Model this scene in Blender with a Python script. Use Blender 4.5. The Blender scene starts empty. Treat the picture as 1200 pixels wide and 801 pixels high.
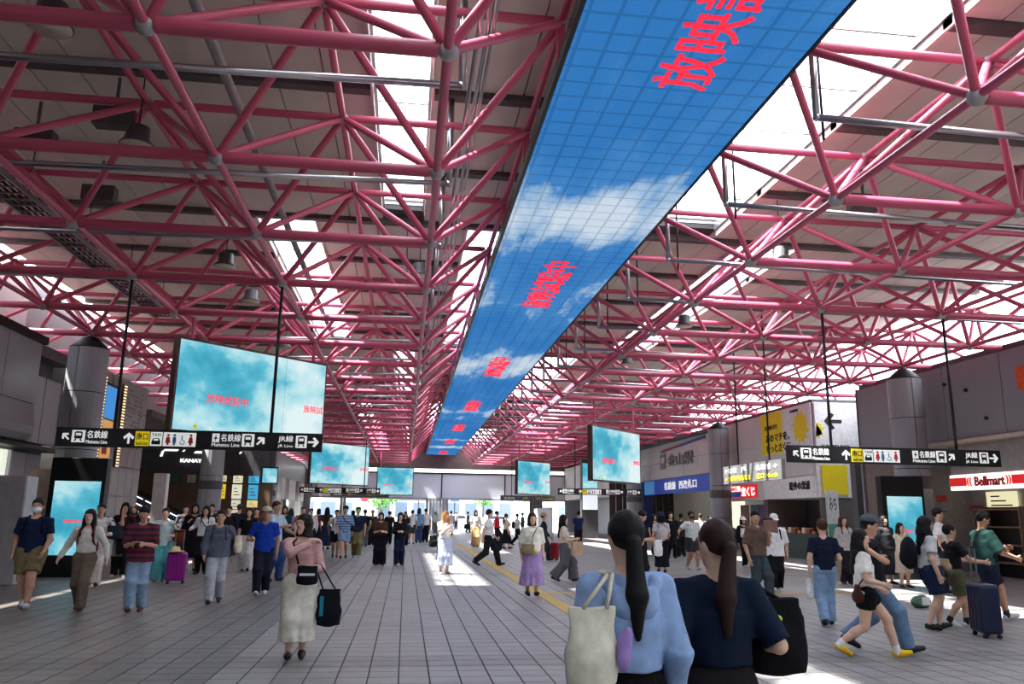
import bpy, bmesh, math, random
import numpy as np
from mathutils import Vector, Matrix
random.seed(7)
SC = bpy.context.scene
COL = SC.collection
# ------------------------------------------------------------------ camera
CH = 1.58                       # eye height in metres
FPX = 928.4                     # focal length for a 1200 px wide frame
PITCH, YAW, ROLL = .214335, .127797, .0141663
_cy, _sy, _cp, _sp = math.cos(YAW), math.sin(YAW), math.cos(PITCH), math.sin(PITCH)
FWD = Vector((_sy*_cp, _cy*_cp, _sp)); _r0 = Vector((_cy, -_sy, 0)); _u0 = _r0.cross(FWD)
RGT = math.cos(ROLL)*_r0 + math.sin(ROLL)*_u0
UPV = -math.sin(ROLL)*_r0 + math.cos(ROLL)*_u0
cam = bpy.data.cameras.new('camera'); cam_o = bpy.data.objects.new('camera', cam); COL.objects.link(cam_o)
cam.sensor_width = 36; cam.lens = FPX/1200*36; cam.clip_end = 800; cam.clip_start = .05
cam_o.matrix_world = Matrix(((RGT.x, UPV.x, -FWD.x, 0), (RGT.y, UPV.y, -FWD.y, 0), (RGT.z, UPV.z, -FWD.z, CH), (0, 0, 0, 1)))
SC.camera = cam_o
# ------------------------------------------------------------------ sky, sun, exposure
SC.view_settings.view_transform = 'Standard'; SC.view_settings.look = 'None'
SC.view_settings.gamma = 1; SC.view_settings.use_curve_mapping = False
SC.view_settings.exposure = 0.7
wd = bpy.data.worlds.new('sky'); SC.world = wd; wd.use_nodes = True
bg = wd.node_tree.nodes['Background']; bg.inputs[0].default_value = (.86, .93, 1, 1); bg.inputs[1].default_value = 5.5
sun = bpy.data.lights.new('sun', 'SUN'); sun.energy = 24; sun.angle = .03; sun.color = (1, .95, .86)
sun_o = bpy.data.objects.new('sun_offscreen', sun); sun_o.location = (-46, -6, 88); COL.objects.link(sun_o)
sun_o.rotation_euler = Vector((.46, .06, -.88)).to_track_quat('-Z', 'Y').to_euler()

def ray(x, y): return FWD + RGT*((x-600)/FPX) + UPV*((400.5-y)/FPX)
def atz(x, y, z=0.0):
    d = ray(x, y); t = (z-CH)/d.z; return Vector((d.x*t, d.y*t, z))
def aty(x, y, Y):
    d = ray(x, y); t = Y/d.y; return Vector((d.x*t, Y, CH+d.z*t))
def atx(x, y, X):
    d = ray(x, y); t = X/d.x; return Vector((X, d.y*t, CH+d.z*t))
# ------------------------------------------------------------------ materials
def lin(c):
    def f(v):
        v /= 255.0
        return v/12.92 if v <= .04045 else ((v+.055)/1.055)**2.4
    return (f(c[0]), f(c[1]), f(c[2]), 1)
_M = {}
def mat(name, rgb, rough=.6, metal=0.0, var=.12, scale=6.0, bump=0.0, emit=0.0, spec=.4):
    key = (name, tuple(rgb))
    if key in _M: return _M[key]
    m = bpy.data.materials.new(name); m.use_nodes = True; _M[key] = m
    nt = m.node_tree; b = nt.nodes['Principled BSDF']; c = lin(rgb)
    b.inputs['Roughness'].default_value = rough; b.inputs['Metallic'].default_value = metal
    b.inputs['Specular IOR Level'].default_value = spec
    tc = nt.nodes.new('ShaderNodeTexCoord'); nz = nt.nodes.new('ShaderNodeTexNoise')
    nz.inputs['Scale'].default_value = scale; nz.inputs['Detail'].default_value = 3
    nt.links.new(tc.outputs['Object'], nz.inputs['Vector'])
    rp = nt.nodes.new('ShaderNodeMapRange'); rp.inputs[1].default_value = .3; rp.inputs[2].default_value = .7
    rp.inputs[3].default_value = 1-var; rp.inputs[4].default_value = 1+var
    nt.links.new(nz.outputs[0], rp.inputs[0])
    mx = nt.nodes.new('ShaderNodeVectorMath'); mx.operation = 'SCALE'; mx.inputs[0].default_value = c[:3]
    nt.links.new(rp.outputs[0], mx.inputs['Scale']); nt.links.new(mx.outputs[0], b.inputs['Base Color'])
    if bump:
        bp = nt.nodes.new('ShaderNodeBump'); bp.inputs['Strength'].default_value = bump; bp.inputs['Distance'].default_value = .02
        nt.links.new(nz.outputs[0], bp.inputs['Height']); nt.links.new(bp.outputs[0], b.inputs['Normal'])
    if emit:
        b.inputs['Emission Color'].default_value = c; b.inputs['Emission Strength'].default_value = emit
    return m
def glow(name, rgb, s=1.0):
    return mat(name, rgb, .5, 0, .02, 4, 0, s*.68)
def nodemat(name):
    m = bpy.data.materials.new(name); m.use_nodes = True
    return m, m.node_tree, m.node_tree.nodes, m.node_tree.links, m.node_tree.nodes['Principled BSDF']
PINK = mat('pink_paint', (198, 90, 117), .38, 0, .06, 1.5)
NODEG = mat('node_grey', (176, 172, 174), .5, .2)
STEEL = mat('stainless', (168, 168, 172), .28, .9, .1, 2)
DARKM = mat('dark_metal', (44, 44, 48), .5, .4)
BLACK = mat('black_paint', (18, 18, 21), .45)
GREYP = mat('grey_panel', (152, 155, 161), .42, .12, .05, .7)
DGREY = mat('dark_grey', (84, 82, 86), .5, .1)
WHITE = mat('white_paint', (226, 226, 228), .5)
BEIGE = mat('ceiling_beige', (208, 205, 193), .8, 0, .07, .8)
GUTTER = mat('gutter_grey', (88, 84, 84), .6, .1)
CONC = mat('concrete', (160, 157, 155), .8, 0, .1, 2)
LETW = glow('white_lettering', (235, 235, 235), .55)
LETY = glow('yellow_sign_light', (222, 200, 30), .45)
LETR = glow('red_lettering', (238, 40, 66), .9)
BLKP = mat('black_print', (14, 14, 16), .6)
# ------------------------------------------------------------------ mesh helpers
def tag(o, label=None, cat=None, group=None, kind=None):
    if label: o['label'] = label
    if cat: o['category'] = cat
    if group: o['group'] = group
    if kind: o['kind'] = kind
    return o
def link(name, me, m=None, parent=None):
    if m is not None and len(me.materials) == 0: me.materials.append(m)
    o = bpy.data.objects.new(name, me); COL.objects.link(o)
    if parent is not None: o.parent = parent
    return o
def empty(name, loc=(0, 0, 0), rz=0, label=None, cat=None, group=None, kind=None):
    o = bpy.data.objects.new(name, None); COL.objects.link(o); o.location = loc; o.rotation_euler = (0, 0, rz)
    o.empty_display_size = .1
    return tag(o, label, cat, group, kind)
class MB:
    """collects simple solids; build() links them as ONE mesh object"""
    def __init__(s): s.v = []; s.f = []
    def add(s, v, f):
        n = len(s.v); s.v += [tuple(p) for p in v]; s.f += [tuple(i+n for i in q) for q in f]; return s
    def box(s, x0, x1, y0, y1, z0, z1):
        v = [(x, y, z) for z in (z0, z1) for y in (y0, y1) for x in (x0, x1)]
        return s.add(v, [(0, 2, 3, 1), (4, 5, 7, 6), (0, 1, 5, 4), (2, 6, 7, 3), (0, 4, 6, 2), (1, 3, 7, 5)])
    def tube(s, a, b, r0, r1=None, n=8, caps=True):
        a = Vector(a); b = Vector(b); r1 = r0 if r1 is None else r1
        d = (b-a).normalized(); u = d.orthogonal().normalized(); w = d.cross(u)
        v = []
        for c, r in ((a, r0), (b, r1)):
            for i in range(n):
                t = 2*math.pi*i/n; v.append(c+(u*math.cos(t)+w*math.sin(t))*r)
        f = [(i, (i+1) % n, n+(i+1) % n, n+i) for i in range(n)]
        if caps: f += [tuple(range(n-1, -1, -1)), tuple(range(n, 2*n))]
        return s.add(v, f)
    def path(s, pts, r, n=8):
        for a, b in zip(pts[:-1], pts[1:]): s.tube(a, b, r, n=n)
        return s
    def ball(s, c, r, n=10, m=6, sz=1):
        v = [(c[0], c[1], c[2]-r*sz)]; f = []
        for j in range(1, m):
            t = math.pi*j/m
            for i in range(n):
                p = 2*math.pi*i/n; v.append((c[0]+r*math.sin(t)*math.cos(p), c[1]+r*math.sin(t)*math.sin(p), c[2]-r*sz*math.cos(t)))
        v.append((c[0], c[1], c[2]+r*sz)); e = len(v)-1
        for i in range(n): f.append((0, 1+(i+1) % n, 1+i)); f.append((e, 1+(m-2)*n+i, 1+(m-2)*n+(i+1) % n))
        for j in range(m-2):
            for i in range(n):
                a = 1+j*n; f.append((a+i, a+(i+1) % n, a+n+(i+1) % n, a+n+i))
        return s.add(v, f)
    def prism(s, pts, axis, d0, d1):
        """polygon pts (2D) extruded along axis 'x','y','z' from d0 to d1"""
        n = len(pts); mk = {'x': lambda p, d: (d, p[0], p[1]), 'y': lambda p, d: (p[0], d, p[1]), 'z': lambda p, d: (p[0], p[1], d)}[axis]
        v = [mk(p, d0) for p in pts]+[mk(p, d1) for p in pts]
        f = [tuple(range(n-1, -1, -1)), tuple(range(n, 2*n))]+[(i, (i+1) % n, n+(i+1) % n, n+i) for i in range(n)]
        return s.add(v, f)
    def lathe(s, prof, c=(0, 0, 0), n=20):
        v = []; f = []
        for r, z in prof:
            for i in range(n):
                t = 2*math.pi*i/n; v.append((c[0]+r*math.cos(t), c[1]+r*math.sin(t), c[2]+z))
        for j in range(len(prof)-1):
            for i in range(n): f.append((j*n+i, j*n+(i+1) % n, (j+1)*n+(i+1) % n, (j+1)*n+i))
        f += [tuple(range(n-1, -1, -1)), tuple(range((len(prof)-1)*n, len(prof)*n))]
        return s.add(v, f)
    def mesh(s, name, smooth=False, fix=True):
        me = bpy.data.meshes.new(name); me.from_pydata(s.v, [], s.f)
        if fix:
            bm = bmesh.new(); bm.from_mesh(me); bmesh.ops.recalc_face_normals(bm, faces=bm.faces); bm.to_mesh(me); bm.free()
        if smooth: me.polygons.foreach_set('use_smooth', [True]*len(me.polygons))
        me.update(); return me
    def build(s, name, m, parent=None, smooth=False):
        return link(name, s.mesh(name, smooth), m, parent)
def bevel(o, w=.01, seg=2):
    md = o.modifiers.new('bevel', 'BEVEL'); md.width = w; md.segments = seg; md.limit_method = 'ANGLE'; return o
def box(name, x0, x1, y0, y1, z0, z1, m, parent=None):
    return MB().box(x0, x1, y0, y1, z0, z1).build(name, m, parent)
def unit_cyl(n=8):
    return MB().tube((0, 0, 0), (0, 0, 1), 1, n=n).mesh('tube', True)
def place_between(o, a, b, r):
    a = Vector(a); b = Vector(b); d = b-a
    o.matrix_world = Matrix.Translation(a) @ d.to_track_quat('Z', 'Y').to_matrix().to_4x4() @ Matrix.Diagonal((r, r, d.length, 1))
_T = {}
def text_mesh(s, bold=.012, ex=.02):
    k = (s, bold)
    if k not in _T:
        c = bpy.data.curves.new('lettering', 'FONT'); c.body = s; c.size = 1; c.offset = bold; c.extrude = ex; c.resolution_u = 2
        o = bpy.data.objects.new('lettering', c)
        me = bpy.data.meshes.new_from_object(o); bpy.data.objects.remove(o); me.name = 'lettering'
        v = np.zeros(len(me.vertices)*3); me.vertices.foreach_get('co', v); v = v.reshape(-1, 3)
        if len(v):
            mn = v.min(0); mx = v.max(0); v[:, 0] -= mn[0]; v[:, 1] -= mn[1]; w, h = mx[0]-mn[0], mx[1]-mn[1]
            me.vertices.foreach_set('co', v.ravel())
        else: w = h = 1
        _T[k] = (me, w, h)
    return _T[k]
def text(s, m, parent, org, ux, uy, w=None, h=None, bold=.012, depth=.01):
    """lettering whose lower-left corner is org; ux, uy are unit vectors along the line and up"""
    me, tw, th = text_mesh(s, bold)
    if h is None: h = th*w/tw
    if w is None: w = tw*h/th
    if not me.materials: mm = me
    else: mm = me if me.materials[0] == m else me.copy()
    if mm is not me: mm.materials.clear()
    if not mm.materials: mm.materials.append(m)
    ux = Vector(ux); uy = Vector(uy); n = ux.cross(uy)
    o = bpy.data.objects.new('lettering', mm); COL.objects.link(o)
    R = Matrix((ux*(w/tw), uy*(h/th), n*(depth/.02))).transposed().to_4x4()
    o.matrix_world = Matrix.Translation(Vector(org)) @ R
    if parent is not None:
        o.parent = parent; o.matrix_parent_inverse = Matrix.Identity(4)
        o.matrix_local = parent.matrix_world.inverted() @ Matrix.Translation(Vector(org)) @ R if False else Matrix.Translation(Vector(org)) @ R
    return o
def copy_tree(o, parent=None):
    c = o.copy(); COL.objects.link(c); c.parent = parent
    for ch in list(o.children): copy_tree(ch, c)
    return c
# ================================================================== FLOOR
TS = .3
def paving_material():
    m, nt, N, L, b = nodemat('paving')
    g = N.new('ShaderNodeNewGeometry'); sep = N.new('ShaderNodeSeparateXYZ'); L.new(g.outputs['Position'], sep.inputs[0])
    def math_(op, a, c=None, cl=False):
        n = N.new('ShaderNodeMath'); n.operation = op; n.use_clamp = cl
        for i, v in enumerate((a, c)):
            if v is None: continue
            if isinstance(v, (int, float)): n.inputs[i].default_value = v
            else: L.new(v, n.inputs[i])
        return n.outputs[0]
    def band(src, a, c):
        return math_('MULTIPLY', math_('GREATER_THAN', src, a), math_('LESS_THAN', src, c))
    X, Y = sep.outputs[0], sep.outputs[1]
    cx = math_('FLOOR', math_('DIVIDE', X, TS)); cy = math_('FLOOR', math_('DIVIDE', Y, TS))
    cb = N.new('ShaderNodeCombineXYZ'); L.new(cx, cb.inputs[0]); L.new(cy, cb.inputs[1])
    wn = N.new('ShaderNodeTexWhiteNoise'); wn.noise_dimensions = '2D'; L.new(cb.outputs[0], wn.inputs['Vector'])
    nz = N.new('ShaderNodeTexNoise'); nz.inputs['Scale'].default_value = .35; L.new(g.outputs['Position'], nz.inputs['Vector'])
    v = math_('ADD', math_('MULTIPLY', wn.outputs['Value'], .16), math_('ADD', math_('MULTIPLY', nz.outputs[0], .3), .76))
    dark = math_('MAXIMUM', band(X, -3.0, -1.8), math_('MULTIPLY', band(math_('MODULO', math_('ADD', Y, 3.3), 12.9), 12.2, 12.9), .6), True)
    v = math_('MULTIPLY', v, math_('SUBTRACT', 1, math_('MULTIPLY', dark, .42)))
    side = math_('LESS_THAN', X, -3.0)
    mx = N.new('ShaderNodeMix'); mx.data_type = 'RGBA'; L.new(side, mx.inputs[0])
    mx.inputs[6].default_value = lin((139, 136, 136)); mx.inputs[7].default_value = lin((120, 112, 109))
    sc = N.new('ShaderNodeVectorMath'); sc.operation = 'SCALE'; L.new(mx.outputs[2], sc.inputs[0]); L.new(v, sc.inputs['Scale'])
    L.new(sc.outputs[0], b.inputs['Base Color'])
    n2 = N.new('ShaderNodeTexNoise'); n2.inputs['Scale'].default_value = 3.5; L.new(g.outputs['Position'], n2.inputs['Vector'])
    mr = N.new('ShaderNodeMapRange'); mr.inputs[3].default_value = .30; mr.inputs[4].default_value = .55; L.new(n2.outputs[0], mr.inputs[0])
    L.new(mr.outputs[0], b.inputs['Roughness'])
    return m
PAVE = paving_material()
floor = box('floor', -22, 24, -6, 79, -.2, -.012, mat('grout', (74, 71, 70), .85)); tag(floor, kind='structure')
tile_me = MB().box(-TS/2+.008, TS/2-.008, -TS/2+.006, TS/2-.006, -.012, 0).mesh('tile', fix=True); tile_me.materials.append(PAVE)
def px_of(p):
    q = Vector(p)-Vector((0, 0, CH)); d = q.dot(FWD)
    return (600+FPX*q.dot(RGT)/d, 400.5-FPX*q.dot(UPV)/d, d)
YEL_I = 9                                    # tile column that holds the tactile strip (x 2.7 .. 3.0)
cells = []
for i in range(-38, 58):
    for j in range(16, 122):
        if i == YEL_I or (j == 56 and 9 < i < 36): continue
        x, y = (i+.5)*TS, (j+.5)*TS
        u, v, d = px_of((x, y, 0))
        if -60 < u < 1260 and v < 830: cells.append((y, x))
cells.sort()
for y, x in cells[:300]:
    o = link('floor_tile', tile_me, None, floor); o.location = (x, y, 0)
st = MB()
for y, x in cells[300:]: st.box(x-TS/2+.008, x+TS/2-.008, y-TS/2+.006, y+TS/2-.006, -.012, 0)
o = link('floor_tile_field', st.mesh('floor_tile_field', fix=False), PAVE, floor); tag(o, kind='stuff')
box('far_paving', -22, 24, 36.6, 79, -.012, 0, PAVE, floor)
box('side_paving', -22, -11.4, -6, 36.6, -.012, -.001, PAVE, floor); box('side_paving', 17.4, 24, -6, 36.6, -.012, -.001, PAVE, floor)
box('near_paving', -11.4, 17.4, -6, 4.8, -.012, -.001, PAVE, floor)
YEL = mat('tactile_yellow', (206, 178, 112), .7, 0, .1, 8)
tt = MB().box(-.142, .142, -.142, .142, -.012, .002)
for k in range(4): tt.box(-.11+k*.063, -.085+k*.063, -.125, .125, .002, .007)
tt_me = tt.mesh('tactile_tile'); tt_me.materials.append(YEL)
for j in range(16, 150):
    o = link('tactile_tile', tt_me, None, floor); o.location = ((YEL_I+.5)*TS, (j+.5)*TS, 0)
for i in range(10, 36):
    o = link('tactile_tile', tt_me, None, floor); o.location = ((i+.5)*TS, 56.5*TS, 0); o.rotation_euler = (0, 0, math.pi/2)
# ================================================================== SPACE FRAME
BX, BY, X0, Y0 = 3.0, 3.03, .24, 7.45
ZB, ZT, ZR = CH+4.71, CH+6.21, CH+6.8
KX = list(range(-4, 7)); RY = list(range(-2, 24))
truss = empty('roof_truss', (0, 0, 0), 0, 'pink tubular steel space frame with grey ball joints under the roof', 'roof truss')
U8 = unit_cyl(8); U8.materials.append(PINK)
ball_me = MB().ball((0, 0, 0), 1, 12, 8).mesh('ball_joint', True); ball_me.materials.append(NODEG)
bn = {(k, r): Vector((X0+BX*k, Y0+BY*r, ZB)) for k in KX for r in RY if k != 1}
tn = {(k, r): Vector((X0+BX*(k+.5), Y0+BY*(r+.5), ZT)) for k in KX[:-1] for r in RY[:-1]}
chords = []; diags = []
for (k, r), p in bn.items():
    if (k+1, r) in bn: chords.append((p, bn[k+1, r], .088))
    if (k, r+1) in bn: chords.append((p, bn[k, r+1], .055))
for (k, r), p in tn.items():
    if (k+1, r) in tn: chords.append((p, tn[k+1, r], .066))
    if (k, r+1) in tn: chords.append((p, tn[k, r+1], .055))
    for a in (0, 1):
        for c in (0, 1):
            if (k+a, r+c) in bn: diags.append((p, bn[k+a, r+c], .056))
def seen(a, b):
    best = None
    for t in (.15, .5, .85):
        q = a.lerp(b, t); u, v, d = px_of(q)
        if d > .5 and -30 < u < 1230 and -30 < v < 830: best = d if best is None else min(best, d)
    return best
def tubes(lst, name):
    a = []; rest = MB()
    for e in lst:
        s = seen(e[0], e[1]); a.append((s if s else 1e4+e[0].y, e))
    a.sort(key=lambda t: t[0])
    for i, (s, (p, q, r)) in enumerate(a):
        d = (q-p).normalized(); p2, q2 = p+d*.1, q-d*.1
        if i < 300:
            o = link(name, U8, None, truss); place_between(o, p2, q2, r)
        else: rest.tube(p2, q2, r, n=6, caps=False)
    o = rest.build(name+'_field', PINK, truss, True); tag(o, kind='stuff')
tubes(chords, 'chord_tube'); tubes(diags, 'diagonal_tube')
nodes = [(p, .115) for p in bn.values()]+[(p, .085) for p in tn.values()]
nodes.sort(key=lambda e: seen(e[0], e[0]) or 1e4+e[0].y)
rest = MB()
for i, (p, r) in enumerate(nodes):
    if i < 300:
        o = link('ball_joint', ball_me, None, truss); o.location = p; o.scale = (r, r, r)
    else: rest.ball(p, r, 6, 4)
o = rest.build('ball_joint_field', NODEG, truss, True); tag(o, kind='stuff')
# ================================================================== CEILING with skylights
XL, XR, YA, YB = -10.85, 16.9, -13.9, 79.0
def holes(seg):
    return [(-.8, .15), (5.45, 7.2)] if seg % 2 == 0 else [(-3.7, -2.4), (1.2, 2.2), (8.1, 9.6)]
seams = [YA]+[Y0+BY*(3.5+5*i) for i in range(4)]+[YB]
ceil_mb = MB(); panels = []; panes = []
for s in range(len(seams)-1):
    ya, yb = seams[s], seams[s+1]
    hs = [(XL, XL)]+holes(s)+[(XR, XR)]
    for a, c in zip(hs[:-1], hs[1:]):
        ceil_mb.box(a[1], c[0], ya, yb, ZR+.05, ZR+.3)
    for a in holes(s): ceil_mb.box(a[0], a[1], yb-.6, yb, ZR+.05, ZR+.3); panes.append((a[0], a[1], ya, yb-.6))
ceiling = ceil_mb.build('ceiling', mat('roof_underside', (70, 66, 66), .8)); tag(ceiling, kind='structure')
for r in range(-2, 24):
    y0, y1 = Y0+BY*(r+.5)+.12, Y0+BY*(r+1.5)-.12
    if y1 > YB: break
    s = max(i for i in range(len(seams)-1) if seams[i] <= y0+.3 or i == 0)
    hs = [(XL, XL)]+holes(s)+[(XR, XR)]
    for a, c in zip(hs[:-1], hs[1:]):
        n = max(1, round((c[0]-a[1])/.75)); w = (c[0]-a[1])/n
        for i in range(n): panels.append((y0, y1, a[1]+i*w+.012, a[1]+(i+1)*w-.012))
def pvis(p):
    return seen(Vector((p[2], p[0], ZR)), Vector((p[3], p[1], ZR))) or 1e4+p[0]
panels.sort(key=pvis)
pan_cache = {}; rest = MB()
for i, (y0, y1, x0, x1) in enumerate(panels):
    if i < 300:
        k = (round(x1-x0, 3), round(y1-y0, 3))
        if k not in pan_cache:
            me = MB().box(-k[0]/2, k[0]/2, -k[1]/2, k[1]/2, 0, .05).mesh('ceiling_panel'); me.materials.append(BEIGE); pan_cache[k] = me
        o = link('ceiling_panel', pan_cache[k], None, ceiling); o.location = ((x0+x1)/2, (y0+y1)/2, ZR)
    else: rest.box(x0, x1, y0, y1, ZR, ZR+.05)
o = rest.build('ceiling_panel_field', BEIGE, ceiling); tag(o, kind='stuff')
for r in range(-2, 24):                     # gutters between the panel rows
    y = Y0+BY*(r+.5)
    if y > YB-.2 or y < YA: continue
    s = max(i for i in range(len(seams)-1) if seams[i] <= y+.01)
    hs = [(XL, XL)]+([] if any(abs(y-q) < .3 for q in seams) else holes(s))+[(XR, XR)]
    for a, c in zip(hs[:-1], hs[1:]): MB().box(a[1], c[0], y-.1, y+.1, ZR-.1, ZR+.05).build('gutter', GUTTER, ceiling)
gm, nt, N, L, b = nodemat('skylight_glass')
tr = N.new('ShaderNodeBsdfTransparent'); tr.inputs[0].default_value = (.95, .97, .98, 1); gl = N.new('ShaderNodeBsdfGlossy'); gl.inputs['Roughness'].default_value = .1
mx = N.new('ShaderNodeMixShader'); mx.inputs[0].default_value = .05; L.new(tr.outputs[0], mx.inputs[1]); L.new(gl.outputs[0], mx.inputs[2]); L.new(mx.outputs[0], N['Material Output'].inputs[0])
GLASS = gm
for i, (x0, x1, y0, y1) in enumerate(panes):
    w = empty('window_%d' % (i+1), (0, 0, 0), 0, kind='structure')
    MB().box(x0, x1, y0, y1, ZR+.22, ZR+.23).build('pane', GLASS, w)
    f = MB(); n = max(1, int((y1-y0)/1.51))
    for k in range(n+1):
        y = y0+k*(y1-y0)/n; f.box(x0, x1, y-.02, y+.02, ZR+.17, ZR+.22)
    f.box(x0, x0+.05, y0, y1, ZR+.02, ZR+.22); f.box(x1-.05, x1, y0, y1, ZR+.02, ZR+.22)
    f.build('glazing_bars', STEEL, w)
    # pale upstand along the opening
    MB().box(x1, x1+.04, y0, y1, ZR-.12, ZR+.05).build('upstand', mat('upstand', (198, 186, 180), .7), w)
    MB().box(x0-.04, x0, y0, y1, ZR-.12, ZR+.05).build('upstand', mat('upstand', (198, 186, 180), .7), w)
# ================================================================== pipes, lamps, conduits
for r in range(0, 14):
    y = Y0+BY*(r+.5); far = '' 
    where = 'first' if r == 0 else None
    p = MB(); p.path([(.48, y, ZR-.11), (.48, y, 6.78), (-9.6, y, 6.6)], .048, 8); p.ball((.48, y, 6.78), .055, 8, 6)
    o = p.build('drain_pipe', STEEL, None, True)
    tag(o, 'stainless drain pipe crossing under the pink truss on the side of the arched fascia', 'pipe', 'drain pipes toward the arched fascia')
    p = MB(); p.path([(5.15, y, ZR-.11), (5.15, y, 6.74), (15.6, y, 6.6)], .048, 8); p.ball((5.15, y, 6.74), .055, 8, 6)
    o = p.build('drain_pipe', STEEL, None, True)
    tag(o, 'stainless drain pipe crossing under the pink truss on the red convenience store side', 'pipe', 'drain pipes toward the convenience store')
for dx, r_ in ((.1, .03), (.2, .024), (.28, .024)):
    o = MB().path([(.5+dx, 4, 6.9+dx*.6), (.5+dx, 74, 6.9+dx*.6)], r_, 8).build('conduit', STEEL, None, True)
    tag(o, 'long bright steel conduit running under the truss beside the blue ceiling screen', 'conduit', 'conduits beside the ceiling screen')
o = MB().tube((-2.6, 4, 7.2), (-2.6, 60, 7.2), .07).build('conduit', mat('pvc_grey', (150, 148, 148), .5), None, True)
tag(o, 'thick grey plastic pipe running lengthwise under the ceiling panels', 'conduit')
for i, r in enumerate((0, 1, 3, 4, 6, 8)):
    y = Y0+BY*(r+.5)
    for X in ((-4.26, .1) if r in (3,) else (-4.26,)):
        l = empty('high_bay_lamp', (X, y-.25, 6.95), 0, 'round grey high-bay lamp hanging from the truss', 'lamp', 'high-bay lamps under the truss')
        MB().lathe([(.12, .32), (.16, .3), (.17, .1), (.25, .02), (.25, 0)], n=20).build('housing', DGREY, l, True)
        MB().lathe([(.235, -.012), (.235, .004)], n=20).build('lens', mat('lamp_lens', (208, 206, 180), .25), l, True)
        MB().tube((0, 0, .3), (0, 0, 1.4), .012).build('rod', DARKM, l)
for r in (2, 4, 6, 8):
    y = Y0+BY*(r+.5)
    l = empty('high_bay_lamp', (7.75, y+.3, 6.95), 0, 'round grey high-bay lamp hanging from the truss', 'lamp', 'high-bay lamps under the truss')
    MB().lathe([(.12, .32), (.16, .3), (.17, .1), (.25, .02), (.25, 0)], n=20).build('housing', DGREY, l, True)
    MB().lathe([(.235, -.012), (.235, .004)], n=20).build('lens', mat('lamp_lens', (208, 206, 180), .25), l, True)
    MB().tube((0, 0, .3), (0, 0, 1.4), .012).build('rod', DARKM, l)
for i, (x, y) in enumerate(((-4.8, 12.2), (-6.2, 15.5), (-6.4, 13.2), (8.6, 13.5))):
    o = MB().box(x-.3, x+.3, y-.12, y+.12, 7.45, 7.75).box(x-.02, x+.02, y-.02, y+.02, 7.75, 8.3).build('junction_box', GUTTER)
    tag(o, 'grey junction box hung among the pink truss tubes', 'box', 'junction boxes in the truss')
t = empty('cable_tray', (0, 0, 0), 0, 'ladder cable tray with dark cables hung beneath the ceiling', 'cable tray')
MB().box(-7.6, -7.56, 9, 24, 7.1, 7.2).build('rail', STEEL, t); MB().box(-7.05, -7.01, 9, 24, 7.1, 7.2).build('rail', STEEL, t)
rung = MB().box(-7.56, -7.05, -.02, .02, 7.12, 7.15).mesh('rung'); rung.materials.append(STEEL)
for k in range(50): o = link('rung', rung, None, t); o.location = (0, 9.1+k*.3, 0)
for k in range(4): MB().tube((-7.5+k*.12, 9, 7.17), (-7.5+k*.12, 24, 7.17), .025, n=6).build('cable', BLACK, t, True)
for k in range(6): MB().tube((-7.3, 9.5+k*2.8, 7.15), (-7.3, 9.5+k*2.8, 8.3), .012, n=6).build('hanger', DARKM, t)
for r in range(0, 9):                       # slim conduits dropping beside the screen
    x, y = 5.55, Y0+BY*(r+.5)+.55
    o = MB().tube((x, y, ZR), (x, y, 6.72), .02, n=6).build('drop_conduit', DARKM, None, True)
    tag(o, 'slim dark conduit dropping from the roof beside the ceiling screen', 'conduit', 'drop conduits by the ceiling screen')
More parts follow.
